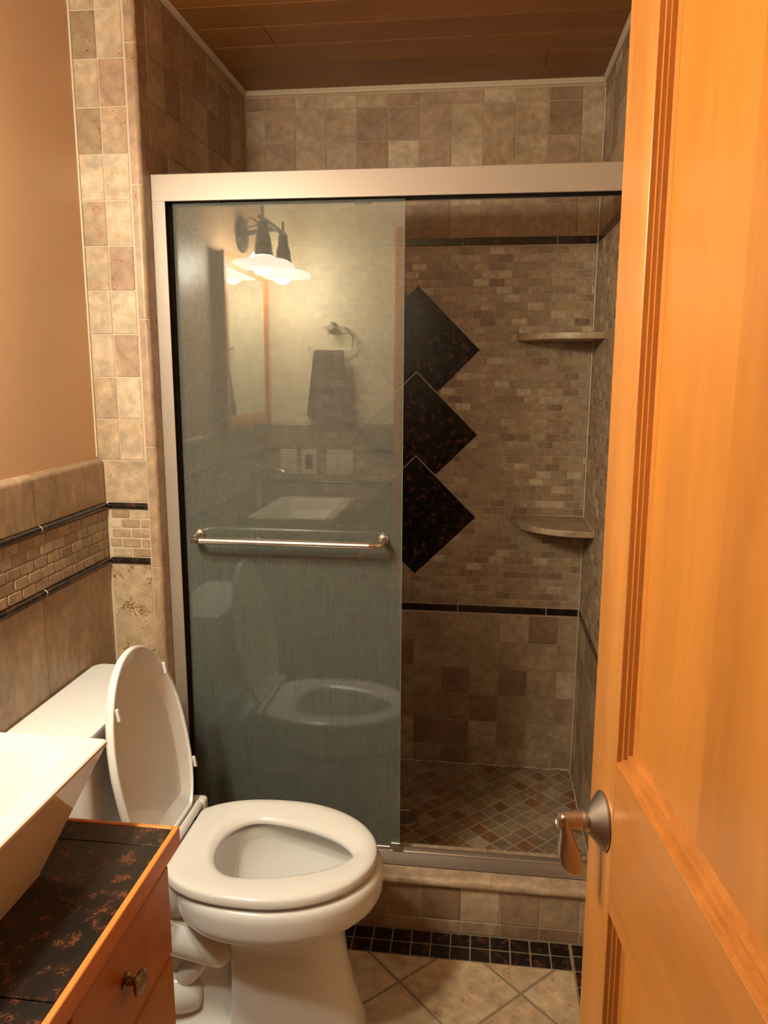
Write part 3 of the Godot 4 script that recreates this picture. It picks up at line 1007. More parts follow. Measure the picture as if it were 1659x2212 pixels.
func shower_fittings() -> void:
	corner_shelf(1.596, 0.252, 0.250, "upper stone corner shelf in the shower, seen from below")
	corner_shelf(0.980, 0.252, 0.258, "lower stone corner shelf in the shower, its top showing")
	var d := thing("shower_drain", "round metal drain with small holes in the shower floor", "drain", Vector3(0.751, 0.0335, -0.470))
	obj("drain_ring", lathe([Vector2(0.0, -0.004), Vector2(0.047, -0.004), Vector2(0.047, 0.0015), Vector2(0.0455, 0.0026), Vector2(0.042, 0.0026), Vector2(0.0405, 0.0012), Vector2(0.0, 0.0012)], Vector3.ZERO, Vector3.UP, 40), M.nickel, d)
	var holes := []
	for r in [[1, 0.0], [6, 0.012], [12, 0.023], [16, 0.033]]:
		for i in r[0]:
			var f: float = TAU * i / r[0] + r[1] * 40
			holes.append(lathe([Vector2(0, 0.0011), Vector2(0.0028, 0.0011), Vector2(0.0028, 0.0019), Vector2(0.0, 0.0017)], Vector3(cos(f) * r[1], 0, sin(f) * r[1]), Vector3.UP, 10))
	obj("grate_holes", join(holes), M.black, d)
	# fixed metal frame
	var f := thing("shower_enclosure", "brushed metal header, side channels and sill track framing the shower opening", "shower frame", Vector3.ZERO)
	var hp := [Vector2(-0.05, -0.029), Vector2(-0.0505, -0.031), Vector2(-0.056, -0.0315), Vector2(-0.056, -0.012), Vector2(-0.106, -0.012), Vector2(-0.106, -0.0315), Vector2(-0.112, -0.0315), Vector2(-0.112, 0.030), Vector2(-0.052, 0.031), Vector2(-0.05, 0.029)]
	obj("header", extrude(hp, Vector3(SL + 0.001, 1.9235, 0), Vector3.BACK, Vector3.UP, Vector3.RIGHT * (SR - SL - 0.002)), M.aluminium, f)
	obj("track_liner", join([box(Vector3(SL + 0.002, 1.8925, -0.1057), Vector3(SR - 0.002, 1.9035, -0.1015), 0.0005), box(Vector3(SL + 0.002, 1.9045, -0.1057), Vector3(SR - 0.002, 1.9112, -0.0563), 0.0005)]), M.black, f)
	obj("channel_liner", box(Vector3(SL + 0.0175, 0.2, -0.1085), Vector3(SL + 0.030, 1.89, -0.0875), 0.0005), M.black, f)
	for s in [[SL + 0.0005, SL + 0.0335], [SR - 0.0335, SR - 0.0005]]:
		var x0: float = s[0]
		var x1: float = s[1]
		var jp := [Vector2(x0, -0.05), Vector2(x1, -0.05), Vector2(x1, -0.053), Vector2((x0 + x1) / 2, -0.053), Vector2((x0 + x1) / 2, -0.109), Vector2(x1, -0.109), Vector2(x1, -0.112), Vector2(x0, -0.112)]
		if s[0] > 1.0: jp = [Vector2(x1, -0.05), Vector2(x0, -0.05), Vector2(x0, -0.053), Vector2((x0 + x1) / 2, -0.053), Vector2((x0 + x1) / 2, -0.109), Vector2(x0, -0.109), Vector2(x0, -0.112), Vector2(x1, -0.112)]
		obj("side_channel", extrude(jp, Vector3(0, 0.1655, 0), Vector3.RIGHT, Vector3.BACK, Vector3.UP * 1.7265), M.aluminium, f)
	var sp := [Vector2(-0.036, 0.1655), Vector2(-0.036, 0.168), Vector2(-0.050, 0.1935), Vector2(-0.053, 0.1935), Vector2(-0.056, 0.174), Vector2(-0.088, 0.174), Vector2(-0.091, 0.184), Vector2(-0.094, 0.184), Vector2(-0.106, 0.1655)]
	obj("sill_track", extrude(sp, Vector3(SL + 0.0345, 0, 0), Vector3.BACK, Vector3.UP, Vector3.RIGHT * (SR - SL - 0.069)), M.steel, f)

func shower_door() -> void:
	var x0 := 0.196
	var x1 := 0.7715
	var y0 := 0.196
	var y1 := 1.893
	var d := thing("shower_door", "sliding glass shower door filmed with soap, with a brushed towel bar", "shower door", Vector3(x0, y0, -0.0765))
	d.rotation.x = -0.0058
	var w := x1 - x0
	var h := y1 - y0
	obj("glass_pane", box(Vector3(0, 0, -0.003), Vector3(w, h, 0.003), 0.0004), M.glass, d)
	# film on the inner face
	var v := PackedVector3Array([Vector3(0, 0, 0), Vector3(w, 0, 0), Vector3(w, h, 0), Vector3(0, h, 0)])
	var uv := PackedVector2Array([Vector2(0, 1), Vector2(1, 1), Vector2(1, 0), Vector2(0, 0)])
	var film := obj("soap_film", solid(v, PackedInt32Array([0, 1, 2, 0, 2, 3]), 40.0, true, uv), M.film, d, Vector3(0, 0, -0.0036))
	film.set_meta("label", "grey green soap film on the glass")
	obj("glass_edge", box(Vector3(w + 0.0001, 0, -0.0028), Vector3(w + 0.0011, h, 0.0028), 0.0003), M.glass_edge, d)
	# towel bar
	var hy := 1.058 - y0
	var bar := smooth_path([Vector3(0.036, hy + 0.004, 0.0035), Vector3(0.036, hy + 0.001, 0.04), Vector3(0.040, hy, 0.056), Vector3(0.056, hy, 0.0635), Vector3(0.08, hy, 0.0645), Vector3(0.26, hy, 0.0645), Vector3(0.475, hy, 0.0645), Vector3(0.505, hy, 0.0635), Vector3(0.523, hy, 0.056), Vector3(0.528, hy + 0.001, 0.04), Vector3(0.528, hy + 0.004, 0.0035)], 6)
	var b := obj("towel_bar", tube(bar, 0.0088, 20), M.satin, d)
	b.set_meta("label", "brushed metal towel bar")
	for x in [0.036, 0.528]:
		obj("bar_washer", lathe([Vector2(0, 0.0033), Vector2(0.0135, 0.0033), Vector2(0.0135, 0.006), Vector2(0.0115, 0.0075), Vector2(0, 0.0075)], Vector3(x, hy + 0.004, 0), Vector3.BACK, 24), M.satin, d)
		obj("inner_knob", lathe([Vector2(0, -0.0045), Vector2(0.011, -0.0045), Vector2(0.013, -0.010), Vector2(0.011, -0.018), Vector2(0, -0.020)], Vector3(x, hy + 0.004, 0), Vector3.BACK, 20), M.satin, d)
	# bottom guide and upper roller hangers
	obj("bottom_guide", box(Vector3(w - 0.022, -0.012, -0.010), Vector3(w + 0.003, 0.010, 0.0055), 0.001), M.steel, d)
	obj("bottom_rail", box(Vector3(0.0, -0.012, 0.0036), Vector3(w - 0.024, 0.0, 0.0075), 0.001), M.steel, d)
	for x in [0.10, w - 0.10]:
		obj("roller_hanger", box(Vector3(x - 0.02, h - 0.012, -0.0085), Vector3(x + 0.02, h + 0.009, -0.004), 0.001), M.dark_metal, d)

# ------------------------------------------------------------------ toilet
func oval(xb: float, xf: float, w: float, y: float, xm := -1.0, eb := 2.2, ef := 2.0, seg := 72, zc := TC) -> PackedVector3Array:
	if xm < 0: xm = xb + (xf - xb) * 0.49
	var r := PackedVector3Array()
	for i in seg:
		var f := TAU * i / seg
		var c := cos(f)
		var s := sin(f)
		var e := ef if c > 0 else eb
		var x := (xf - xm) * pow(absf(c), 2.0 / e) if c > 0 else -(xm - xb) * pow(absf(c), 2.0 / e)
		r.append(Vector3(xm + x, y, zc + w * signf(s) * pow(absf(s), 2.0 / e)))
	return r

func seat_ring(inset: float, y: float) -> PackedVector3Array:
	var r := oval(0.283, 0.763 - inset, 0.1875 - inset, y, 0.523, 2.5)
	for i in r.size():
		r[i].x = maxf(r[i].x, 0.312 + inset)
	return r

func toilet() -> void:
	var t := thing("toilet", "white elongated toilet with its lid raised against the tank", "toilet", Vector3.ZERO)
	# bowl and pedestal, one body: outside up from the floor, over the rim and down inside
	var rings := []
	for k in [[0.0, 0.436, 0.737, 0.122, 9.0], [0.012, 0.438, 0.735, 0.120, 9.0], [0.05, 0.441, 0.722, 0.114, 9.0], [0.10, 0.443, 0.708, 0.108, 9.0], [0.17, 0.444, 0.694, 0.103, 8.0], [0.23, 0.440, 0.687, 0.104, 6.5], [0.265, 0.428, 0.690, 0.110, 5.0], [0.285, 0.405, 0.700, 0.124, 4.0], [0.300, 0.375, 0.717, 0.146, 3.2], [0.315, 0.345, 0.739, 0.169, 2.7], [0.328, 0.325, 0.758, 0.184, 2.4], [0.340, 0.312, 0.770, 0.1915, 2.3], [0.355, 0.306, 0.775, 0.1945, 2.3], [0.385, 0.303, 0.776, 0.1945, 2.3], [0.398, 0.304, 0.773, 0.192, 2.3], [0.405, 0.308, 0.768, 0.187, 2.3], [0.408, 0.315, 0.76, 0.180, 2.3]]:
		rings.append(oval(k[1], k[2], k[3], k[0], 0.545 if k[0] < 0.27 else 0.525, k[4]))
	for k in [[0.408, 0.375, 0.735, 0.140], [0.404, 0.382, 0.727, 0.134], [0.385, 0.384, 0.725, 0.132], [0.372, 0.380, 0.732, 0.138], [0.33, 0.385, 0.725, 0.130], [0.29, 0.40, 0.695, 0.110], [0.25, 0.425, 0.655, 0.088], [0.215, 0.45, 0.60, 0.062], [0.18, 0.47, 0.565, 0.045]]:
		rings.append(oval(k[1], k[2], k[3], k[0], -1.0, 2.2))
	var body := loft(rings, 50.0)
	# deck under the tank, rear of the foot, trapway
	var deck := loft([rect_ring(0.055, 0.35, TC - 0.085, TC + 0.085, 0.29, 0.03), rect_ring(0.045, 0.365, TC - 0.115, TC + 0.115, 0.34, 0.035), rect_ring(0.045, 0.37, TC - 0.120, TC + 0.120, 0.395, 0.03), rect_ring(0.05, 0.365, TC - 0.115, TC + 0.115, 0.405, 0.03)], 50.0)
	var rear := loft([rect_ring(0.06, 0.45, TC - 0.112, TC + 0.112, 0.0, 0.03), rect_ring(0.06, 0.45, TC - 0.110, TC + 0.110, 0.022, 0.03), rect_ring(0.065, 0.45, TC - 0.090, TC + 0.090, 0.036, 0.03), rect_ring(0.075, 0.45, TC - 0.070, TC + 0.070, 0.055, 0.03), rect_ring(0.09, 0.45, TC - 0.062, TC + 0.062, 0.12, 0.03), rect_ring(0.10, 0.45, TC - 0.062, TC + 0.062, 0.19, 0.03)], 50.0)
	var parts := [body, deck, rear]
	var ends := func(r: float, k: int) -> Array:
		var out := []
		for i in k: out.append(r * sqrt(maxf(0.02, 1.0 - pow(absf(2.0 * i / (k - 1.0) - 1.0), 7.0))))
		return out
	for s in [-1, 1]:
		parts.append(tube(smooth_path([Vector3(0.44, 0.205, TC + s * 0.050), Vector3(0.405, 0.228, TC + s * 0.060), Vector3(0.33, 0.25, TC + s * 0.066), Vector3(0.25, 0.262, TC + s * 0.058), Vector3(0.19, 0.215, TC + s * 0.05)], 5), ends.call(0.052, 21), 20))
		parts.append(tube(smooth_path([Vector3(0.40, 0.235, TC + s * 0.058), Vector3(0.372, 0.19, TC + s * 0.066), Vector3(0.345, 0.15, TC + s * 0.066), Vector3(0.318, 0.12, TC + s * 0.058)], 6), ends.call(0.024, 19), 16))
		parts.append(tube(smooth_path([Vector3(0.36, 0.085, TC + s * 0.030), Vector3(0.31, 0.088, TC + s * 0.05), Vector3(0.24, 0.082, TC + s * 0.052), Vector3(0.17, 0.075, TC + s * 0.045)], 5), ends.call(0.054, 16), 18))
	obj("bowl", join(parts), M.white, t)
	obj("bowl_water", loft([oval(0.438, 0.63, 0.076, 0.232), oval(0.439, 0.629, 0.0755, 0.2325)], 40.0), M.water, t)
	# seat: a ring with a rounded upper face
	var inner := func(g: float, y: float) -> PackedVector3Array: return oval(0.398 - g, 0.706 + g, 0.106 + g, y, 0.478, 2.1, 1.72)
	var sr := [seat_ring(0.006, 0.4165), seat_ring(0.001, 0.4175), seat_ring(0.0, 0.421), seat_ring(0.001, 0.432), seat_ring(0.005, 0.4375), seat_ring(0.014, 0.4405), seat_ring(0.028, 0.4405)]
	sr.append_array([inner.call(0.022, 0.438), inner.call(0.010, 0.434), inner.call(0.003, 0.428), inner.call(0.0, 0.422), inner.call(0.002, 0.4165)])
	var seat := obj("seat", loft(sr, 60.0, true, false, false, true), M.plastic, t)
	for q in [Vector3(0.70, 0.414, TC - 0.1), Vector3(0.70, 0.414, TC + 0.105), Vector3(0.46, 0.414, TC + 0.165), Vector3(0.46, 0.414, TC - 0.165)]:
		obj("bumper", round_box(q - Vector3(0.012, 0.0055, 0.006), q + Vector3(0.012, 0.003, 0.006), 0.003, 0.001), M.plastic, seat)
	# hinge barrel between seat and lid
	obj("hinge", lathe([Vector2(0, -0.128), Vector2(0.0105, -0.128), Vector2(0.0118, -0.126), Vector2(0.0118, 0.126), Vector2(0.0105, 0.128), Vector2(0, 0.128)], Vector3(0.302, 0.443, TC), Vector3.BACK, 20), M.plastic, t)
	for s in [-1, 1]:
		obj("hinge_post", round_box(Vector3(0.276, 0.406, TC + s * 0.145 - 0.016), Vector3(0.318, 0.452, TC + s * 0.145 + 0.016), 0.012, 0.008), M.plastic, t)
	# lid: its under side, with a raised lip, faces the camera
	var lean := deg_to_rad(100.0)
	var su := Vector3(cos(lean), sin(lean), 0)
	var sn := Vector3(sin(lean), -cos(lean), 0)   # out of the under side
	var o0 := Vector3(0.290, 0.452, TC + 0.012)
	var lid_ring := func(inset: float, hgt: float) -> PackedVector3Array:
		var r := PackedVector3Array()
		var e := oval(-0.025, 0.446 - inset, 0.172 - inset, 0.0, 0.20, 2.5, 2.0, 96, 0.0)
		for q in e:
			var s: float = maxf(q.x, 0.004 + inset)
			r.append(o0 + su * s + Vector3(0, 0, q.z) + sn * hgt)
		return r
	var lr := [lid_ring.call(0.05, -0.0135), lid_ring.call(0.018, -0.012), lid_ring.call(0.004, -0.007), lid_ring.call(0.0, -0.001), lid_ring.call(0.0, 0.009), lid_ring.call(0.0015, 0.0112), lid_ring.call(0.005, 0.0118), lid_ring.call(0.0075, 0.0105), lid_ring.call(0.0095, 0.006), lid_ring.call(0.040, -0.0092), lid_ring.call(0.07, -0.0095)]
	var lid := obj("lid", loft(lr, 24.0), M.plastic, t)
	for q in [[0.345, 0.122], [0.352, -0.1235], [0.09, -0.167]]:
		var at: Vector3 = o0 + su * q[0] + Vector3(0, 0, q[1] * 0.985) + sn * 0.011
		var bp := obj("bumper", turned(round_box(Vector3(-0.014, 0.0, -0.004), Vector3(0.014, 0.0065, 0.004), 0.003, 0.001), Transform3D(Basis(su, sn, su.cross(sn)), at)), M.plastic, lid)
		bp.set_meta("label", "small white bumper on the lid")
	# tank
	var tank := loft([rect_ring(0.05, 0.175, TC - 0.165, TC + 0.165, 0.405, 0.03), rect_ring(0.035, 0.19, TC - 0.180, TC + 0.180, 0.425, 0.03), rect_ring(0.030, 0.196, TC - 0.188, TC + 0.188, 0.60, 0.028), rect_ring(0.028, 0.198, TC - 0.192, TC + 0.192, 0.733, 0.026)], 50.0)
	obj("tank", tank, M.white, t)
	obj("tank_lid", loft([rect_ring(0.030, 0.201, TC - 0.194, TC + 0.194, 0.7335, 0.026), rect_ring(0.022, 0.207, TC - 0.200, TC + 0.200, 0.737, 0.028), rect_ring(0.0215, 0.2075, TC - 0.2005, TC + 0.2005, 0.758, 0.028), rect_ring(0.024, 0.205, TC - 0.198, TC + 0.198, 0.766, 0.026), rect_ring(0.034, 0.195, TC - 0.188, TC + 0.188, 0.770, 0.02)], 50.0), M.white, t)
	obj("floor_bolt_cap", lathe([Vector2(0.014, 0.0), Vector2(0.013, 0.008), Vector2(0.008, 0.0135), Vector2(0, 0.015)], Vector3(0.25, 0.022, TC + 0.098), Vector3.UP, 16), M.white, t)

# ------------------------------------------------------------------ vanity
func vanity() -> void:
	var v := thing("vanity_cabinet", "reddish wooden vanity cabinet with flat drawers and round knobs", "cabinet", Vector3.ZERO)
	obj("carcass", box(Vector3(0.022, 0.09, 0.8265), Vector3(0.494, 0.7685, 1.388), 0.0015), M.cabinet, v)
	obj("toe_kick", box(Vector3(0.022, 0.0, 0.84), Vector3(0.43, 0.089, 1.386), 0.0015), M.cabinet, v)
	for c in [[0.8285, 1.1165], [1.1205, 1.386]]:
		for y in [[0.5935, 0.7460], [0.395, 0.5890], [0.105, 0.3905]]:
			var m: StandardMaterial3D = M.cabinet.duplicate()
			m.uv1_offset = Vector3(0.2 + y[0], y[0] * 3, c[0])
			var d := obj("drawer_front", box(Vector3(0.4945, y[0], c[0]), Vector3(0.5065, y[1], c[1]), 0.003), m, v)
			var at := Vector3(0.5065, (y[0] + y[1]) / 2 + 0.009, (c[0] + c[1]) / 2 + 0.012)
			var k := obj("knob", lathe([Vector2(0.0, -0.0005), Vector2(0.0105, 0.0), Vector2(0.0105, 0.002), Vector2(0.0065, 0.0045), Vector2(0.005, 0.010), Vector2(0.0062, 0.0165), Vector2(0.0145, 0.0185), Vector2(0.0168, 0.0205), Vector2(0.0165, 0.0235), Vector2(0.012, 0.0262), Vector2(0, 0.0272)], at, Vector3.RIGHT, 28), M.brass, d)
			k.set_meta("label", "round antique metal knob")
	var top := thing("countertop", "dark brown granite tile countertop with an orange wood edge", "countertop", Vector3.ZERO)
	obj("substrate", box(Vector3(0.0205, 0.769, 0.8195), Vector3(0.511, 0.791, 1.389), 0.001), M.black, top)
	var zs := [0.8195, 0.863, 1.151, 1.389]
	for i in 3:
		obj("granite_tile", box(Vector3(0.0205, 0.7912, zs[i] + 0.0008), Vector3(0.5105, 0.799, zs[i + 1] - 0.0008), 0.0006), dark_mats[i], top)
	obj("wood_edge", box(Vector3(0.5112, 0.769, 0.8115), Vector3(0.5205, 0.8005, 1.389), 0.0012), M.nosing, top)
	obj("wood_edge", box(Vector3(0.0205, 0.769, 0.8115), Vector3(0.5108, 0.8005, 0.819), 0.0012), M.nosing, top)

func quad(x0: float, x1: float, z0: float, z1: float, y: float, r := 0.006) -> PackedVector3Array:
	return rect_ring(x0, x1, z0, z1, y, r, 4)

func basin_and_faucet() -> void:
	var b := thing("vessel_sink", "white rectangular vessel sink with flared sides standing on the countertop", "sink", Vector3.ZERO)
	var x0 := 0.082
	var x1 := 0.4155
	var z0 := 0.815
	var z1 := 1.36
	var rings := [quad(0.14, 0.3715, 0.945, 1.25, 0.7995, 0.004), quad(0.139, 0.3725, 0.943, 1.252, 0.803, 0.005), quad(0.0835, 0.4125, 0.820, 1.355, 0.929, 0.006), quad(x0, x1, z0, z1, 0.934, 0.007), quad(x0, x1, z0, z1, 0.9385, 0.007), quad(x0 + 0.002, x1 - 0.002, z0 + 0.002, z1 - 0.002, 0.9405, 0.006), quad(x0 + 0.034, x1 - 0.036, z0 + 0.042, z1 - 0.042, 0.9375, 0.010), quad(x0 + 0.040, x1 - 0.042, z0 + 0.048, z1 - 0.048, 0.934, 0.012), quad(0.150, 0.345, 0.945, 1.23, 0.842, 0.03), quad(0.165, 0.33, 0.965, 1.21, 0.836, 0.03)]
	obj("basin", loft(rings, 30.0), M.cream, b)
	obj("drain", lathe([Vector2(0, 0.0), Vector2(0.021, 0.0), Vector2(0.021, 0.002), Vector2(0.016, 0.004), Vector2(0, 0.005)], Vector3(0.247, 0.8355, 1.087), Vector3.UP, 24), M.satin, b)
	var f := thing("faucet", "tall brushed vessel faucet behind the sink, mirrored in the shower glass", "faucet", Vector3.ZERO)
	var at := Vector3(0.052, 0.7992, 1.06)
	obj("body", lathe([Vector2(0, 0), Vector2(0.027, 0), Vector2(0.027, 0.006), Vector2(0.020, 0.012), Vector2(0.0175, 0.10), Vector2(0.0165, 0.285), Vector2(0.019, 0.29), Vector2(0.019, 0.315), Vector2(0.014, 0.322), Vector2(0, 0.324)], at, Vector3.UP, 28), M.satin, f)
	obj("spout", tube(smooth_path([at + Vector3(0.01, 0.300, -0.005), at + Vector3(0.07, 0.303, -0.05), at + Vector3(0.13, 0.300, -0.09), at + Vector3(0.147, 0.29, -0.10), at + Vector3(0.150, 0.276, -0.102)], 6), 0.0105, 16), M.satin, f)
	obj("lever", tube([at + Vector3(0, 0.318, 0), at + Vector3(0.0, 0.326, -0.03), at + Vector3(0.0, 0.335, -0.11)], [0.008, 0.0065, 0.005], 12), M.satin, f)

# ------------------------------------------------------------------ vanity light
func vanity_light() -> void:
	var f := thing("vanity_light", "two shade dark metal vanity light above the mirror, glowing", "wall light", Vector3.ZERO)
	var yb := 2.048
	obj("back_plate", lathe([Vector2(0, 0.0), Vector2(0.068, 0.0), Vector2(0.068, 0.008), Vector2(0.062, 0.016), Vector2(0.03, 0.024), Vector2(0, 0.026)], Vector3(0.001, 2.026, 1.095), Vector3.RIGHT, 40), M.dark_metal, f)
	obj("stem", tube([Vector3(0.02, 2.03, 1.095), Vector3(0.08, 2.04, 1.10), Vector3(0.15, yb, 1.11)], 0.009, 14), M.dark_metal, f)
	obj("cross_bar", tube([Vector3(0.147, yb, 0.86), Vector3(0.147, yb, 1.235)], 0.0085, 14), M.dark_metal, f)
	obj("scroll", tube(smooth_path([Vector3(0.02, 2.05, 1.095), Vector3(0.06, 2.075, 1.02), Vector3(0.12, 2.035, 0.935), Vector3(0.13, 1.985, 0.92)], 8), 0.0032, 8), M.dark_metal, f)
	obj("scroll", tube(smooth_path([Vector3(0.02, 2.05, 1.095), Vector3(0.06, 2.075, 1.17), Vector3(0.13, 2.05, 1.20), Vector3(0.16, 1.97, 1.25)], 8), 0.0032, 8), M.dark_metal, f)
	for z in [0.900, 1.195]:
		obj("holder", lathe([Vector2(0, 0.018), Vector2(0.005, 0.018), Vector2(0.0055, -0.012), Vector2(0.019, -0.016), Vector2(0.021, -0.055), Vector2(0.026, -0.064), Vector2(0.031, -0.100), Vector2(0.036, -0.135), Vector2(0.0, -0.137)], Vector3(0.147, yb + 0.004, z), Vector3.UP, 24), M.dark_metal, f)
		obj("finial", lathe([Vector2(0, 0), Vector2(0.0055, 0.0), Vector2(0.005, 0.026), Vector2(0, 0.03)], Vector3(0.147, yb + 0.018, z), Vector3.UP, 14), M.dark_metal, f)
		# flared square shade with dipping corners, open below
		var rings := []
		for k in [[0.030, -0.022, 0.0], [0.050, -0.030, 0.0], [0.078, -0.037, 0.0], [0.104, -0.041, 0.002], [0.112, -0.045, 0.004], [0.115, -0.050, 0.006], [0.111, -0.055, 0.006], [0.090, -0.062, 0.002], [0.060, -0.068, 0.0], [0.030, -0.069, 0.0], [0.028, -0.035, 0.0]]:
			var ring := PackedVector3Array()
			for i in 64:
				var a := TAU * i / 64
				var e := pow(pow(absf(cos(a)), 5.0) + pow(absf(sin(a)), 5.0), -0.2)
				var rad: float = k[0] * lerpf(1.0, 0.90 * e, clampf((k[0] - 0.03) / 0.06, 0, 1))
				ring.append(Vector3(0.147 + rad * cos(a), 1.938 + k[1] - k[2] * pow(absf(sin(2.0 * a)), 3.0), z + rad * sin(a)))
			rings.append(ring)
		var s := obj("lamp_shade", loft(rings, 60.0, true, false, false), M.shade, f)
		s.set_meta("label", "glowing white glass shade")
		var l := OmniLight3D.new()
		put(l, "shade_light", f)
		l.position = Vector3(0.140, 1.893, z)
		l.light_color = Color(1.0, 0.978, 0.885)
		l.light_energy = 0.78
		l.light_size = 0.045
		l.omni_range = 12.0
		l.omni_attenuation = 2.0
		l.shadow_enabled = true

func mirror_cabinet() -> void:
	var m := thing("mirror_cabinet", "wood framed mirror cabinet on the wall above the sink, mirrored in the shower glass", "mirror", Vector3.ZERO)
	var z0 := 0.755
	var z1 := 1.335
	var y0 := 1.274
	var y1 := 1.918
	obj("cabinet_box", box(Vector3(0.0015, y0 + 0.005, z0 + 0.004), Vector3(0.030, y1 - 0.004, z1 - 0.004), 0.001), M.cabinet, m)
	var rings := []
	for k in [[0.0, 0.0305], [0.0, 0.039], [0.003, 0.042], [0.030, 0.042], [0.036, 0.039], [0.042, 0.039], [0.050, 0.036], [0.050, 0.0305]]:
		rings.append(PackedVector3Array([Vector3(k[1], y0 + k[0], z0 + k[0]), Vector3(k[1], y0 + k[0], z1 - k[0]), Vector3(k[1], y1 - k[0], z1 - k[0]), Vector3(k[1], y1 - k[0], z0 + k[0])]))
	obj("frame", loft(rings, 25.0, true, false, false, true), M.frame_wood, m)
	obj("mirror_glass", box(Vector3(0.0306, y0 + 0.049, z0 + 0.049), Vector3(0.0345, y1 - 0.049, z1 - 0.049), 0.0005), M.mirror, m)

func small_wall_things() -> void:
	var zw := BACKZ
	# towel ring on the doorway wall
	var r := thing("towel_ring", "brushed open towel ring of two rods on the doorway wall", "towel ring", Vector3.ZERO)
	var c := Vector3(0.308, 1.687, zw)
	obj("wall_mount", lathe([Vector2(0, 0.001), Vector2(0.024, 0.001), Vector2(0.024, 0.008), Vector2(0.017, 0.012), Vector2(0.0165, 0.045), Vector2(0.014, 0.048), Vector2(0, 0.048)], c, Vector3(0, 0, -1), 28), M.satin, r)
	for k in 2:
		var o := Vector3(0, -0.008 * k, -0.022 - 0.016 * k)
		var path := [c + o + Vector3(-0.045 + 0.01 * k, 0, 0), c + o + Vector3(0.03, 0, 0)]
		for i in 13:
			var f := PI / 2 - i * deg_to_rad(135) / 12
			path.append(c + o + Vector3(0.045 + 0.052 * cos(f), -0.052 + 0.052 * sin(f), 0))
		path.append_array([c + o + Vector3(0.03, -0.108, 0), c + o + Vector3(-0.07, -0.108, 0), c + o + Vector3(-0.105, -0.082, 0)])
		obj("rod", tube(path, 0.0028, 10), M.satin, r)
	# towel folded over the lower rods
	var t := thing("hand_towel", "mauve and brown checked hand towel hanging over the towel ring", "towel", Vector3.ZERO)
	for side in [0, 1]:
		var rows := []
		for j in 13:
			var v := j / 12.0
			var line := PackedVector3Array()
			var back := PackedVector3Array()
			for i in 25:
				var u := i / 24.0
				var wdt := lerpf(0.062, 0.098, pow(v, 0.8))
				var x: float = 0.299 + (u - 0.5) * 2 * wdt + 0.012 * v * (0.5 - side)
				var fold: float = 0.006 * sin(u * 15 + side * 2.0) * v + 0.003 * sin(u * 31)
				var z: float = zw - 0.046 - (0.011 if side == 0 else -0.007) + fold
				if side == 1: z = minf(z, zw - 0.024)
				var y: float = 1.5865 - v * (0.30 if side == 0 else 0.285) + 0.004 * sin(u * 7)
				if j == 0: z = zw - 0.0455
				line.append(Vector3(x, y, z - 0.0022))
				back.append(Vector3(x, y, z + 0.0022))
			back.reverse()
			line.append_array(back)
			rows.append(line)
		var m := loft(rows, 70.0)
		obj("towel_fall", m, M.cloth_uv if M.has("cloth_uv") else towel_mat(), t)
	# switch and outlet plates in the wainscot
	var names := [["light_switch", "ivory blank switch plate nearest the corner, beside the towel wall edge"], ["rocker_switch", "ivory plate with a dark rocker switch, middle of the three"], ["outlet_plate", "wide ivory double plate nearest the doorway casing"]]
	var xs := [[0.069, 0.146], [0.166, 0.238], [0.283, 0.404]]
	for i in 3:
		var p := thing(names[i][0], names[i][1], "switch plate", Vector3.ZERO)
		var lo := Vector3(xs[i][0], 1.040, zw - 0.027)
		var hi := Vector3(xs[i][1], 1.152, zw - 0.0205)
		obj("plate", box(lo, hi, 0.002), M.ivory, p)
		var ks := [0.5] if i < 2 else [0.27, 0.73]
		for k in ks:
			var cx := lerpf(lo.x, hi.x, k)
			obj("rocker", box(Vector3(cx - 0.017, 1.063, zw - 0.0315), Vector3(cx + 0.017, 1.129, zw - 0.0271), 0.0015), M.dark_metal if i == 1 else M.ivory, p)

func towel_mat() -> StandardMaterial3D:
	var m: StandardMaterial3D = M.cloth
	m.albedo_color = lin(0.42, 0.34, 0.32)
	m.uv1_triplanar = true
	m.uv1_world_triplanar = true
	m.uv1_scale = Vector3.ONE * 7.0
	M.cloth_uv = m
	return m

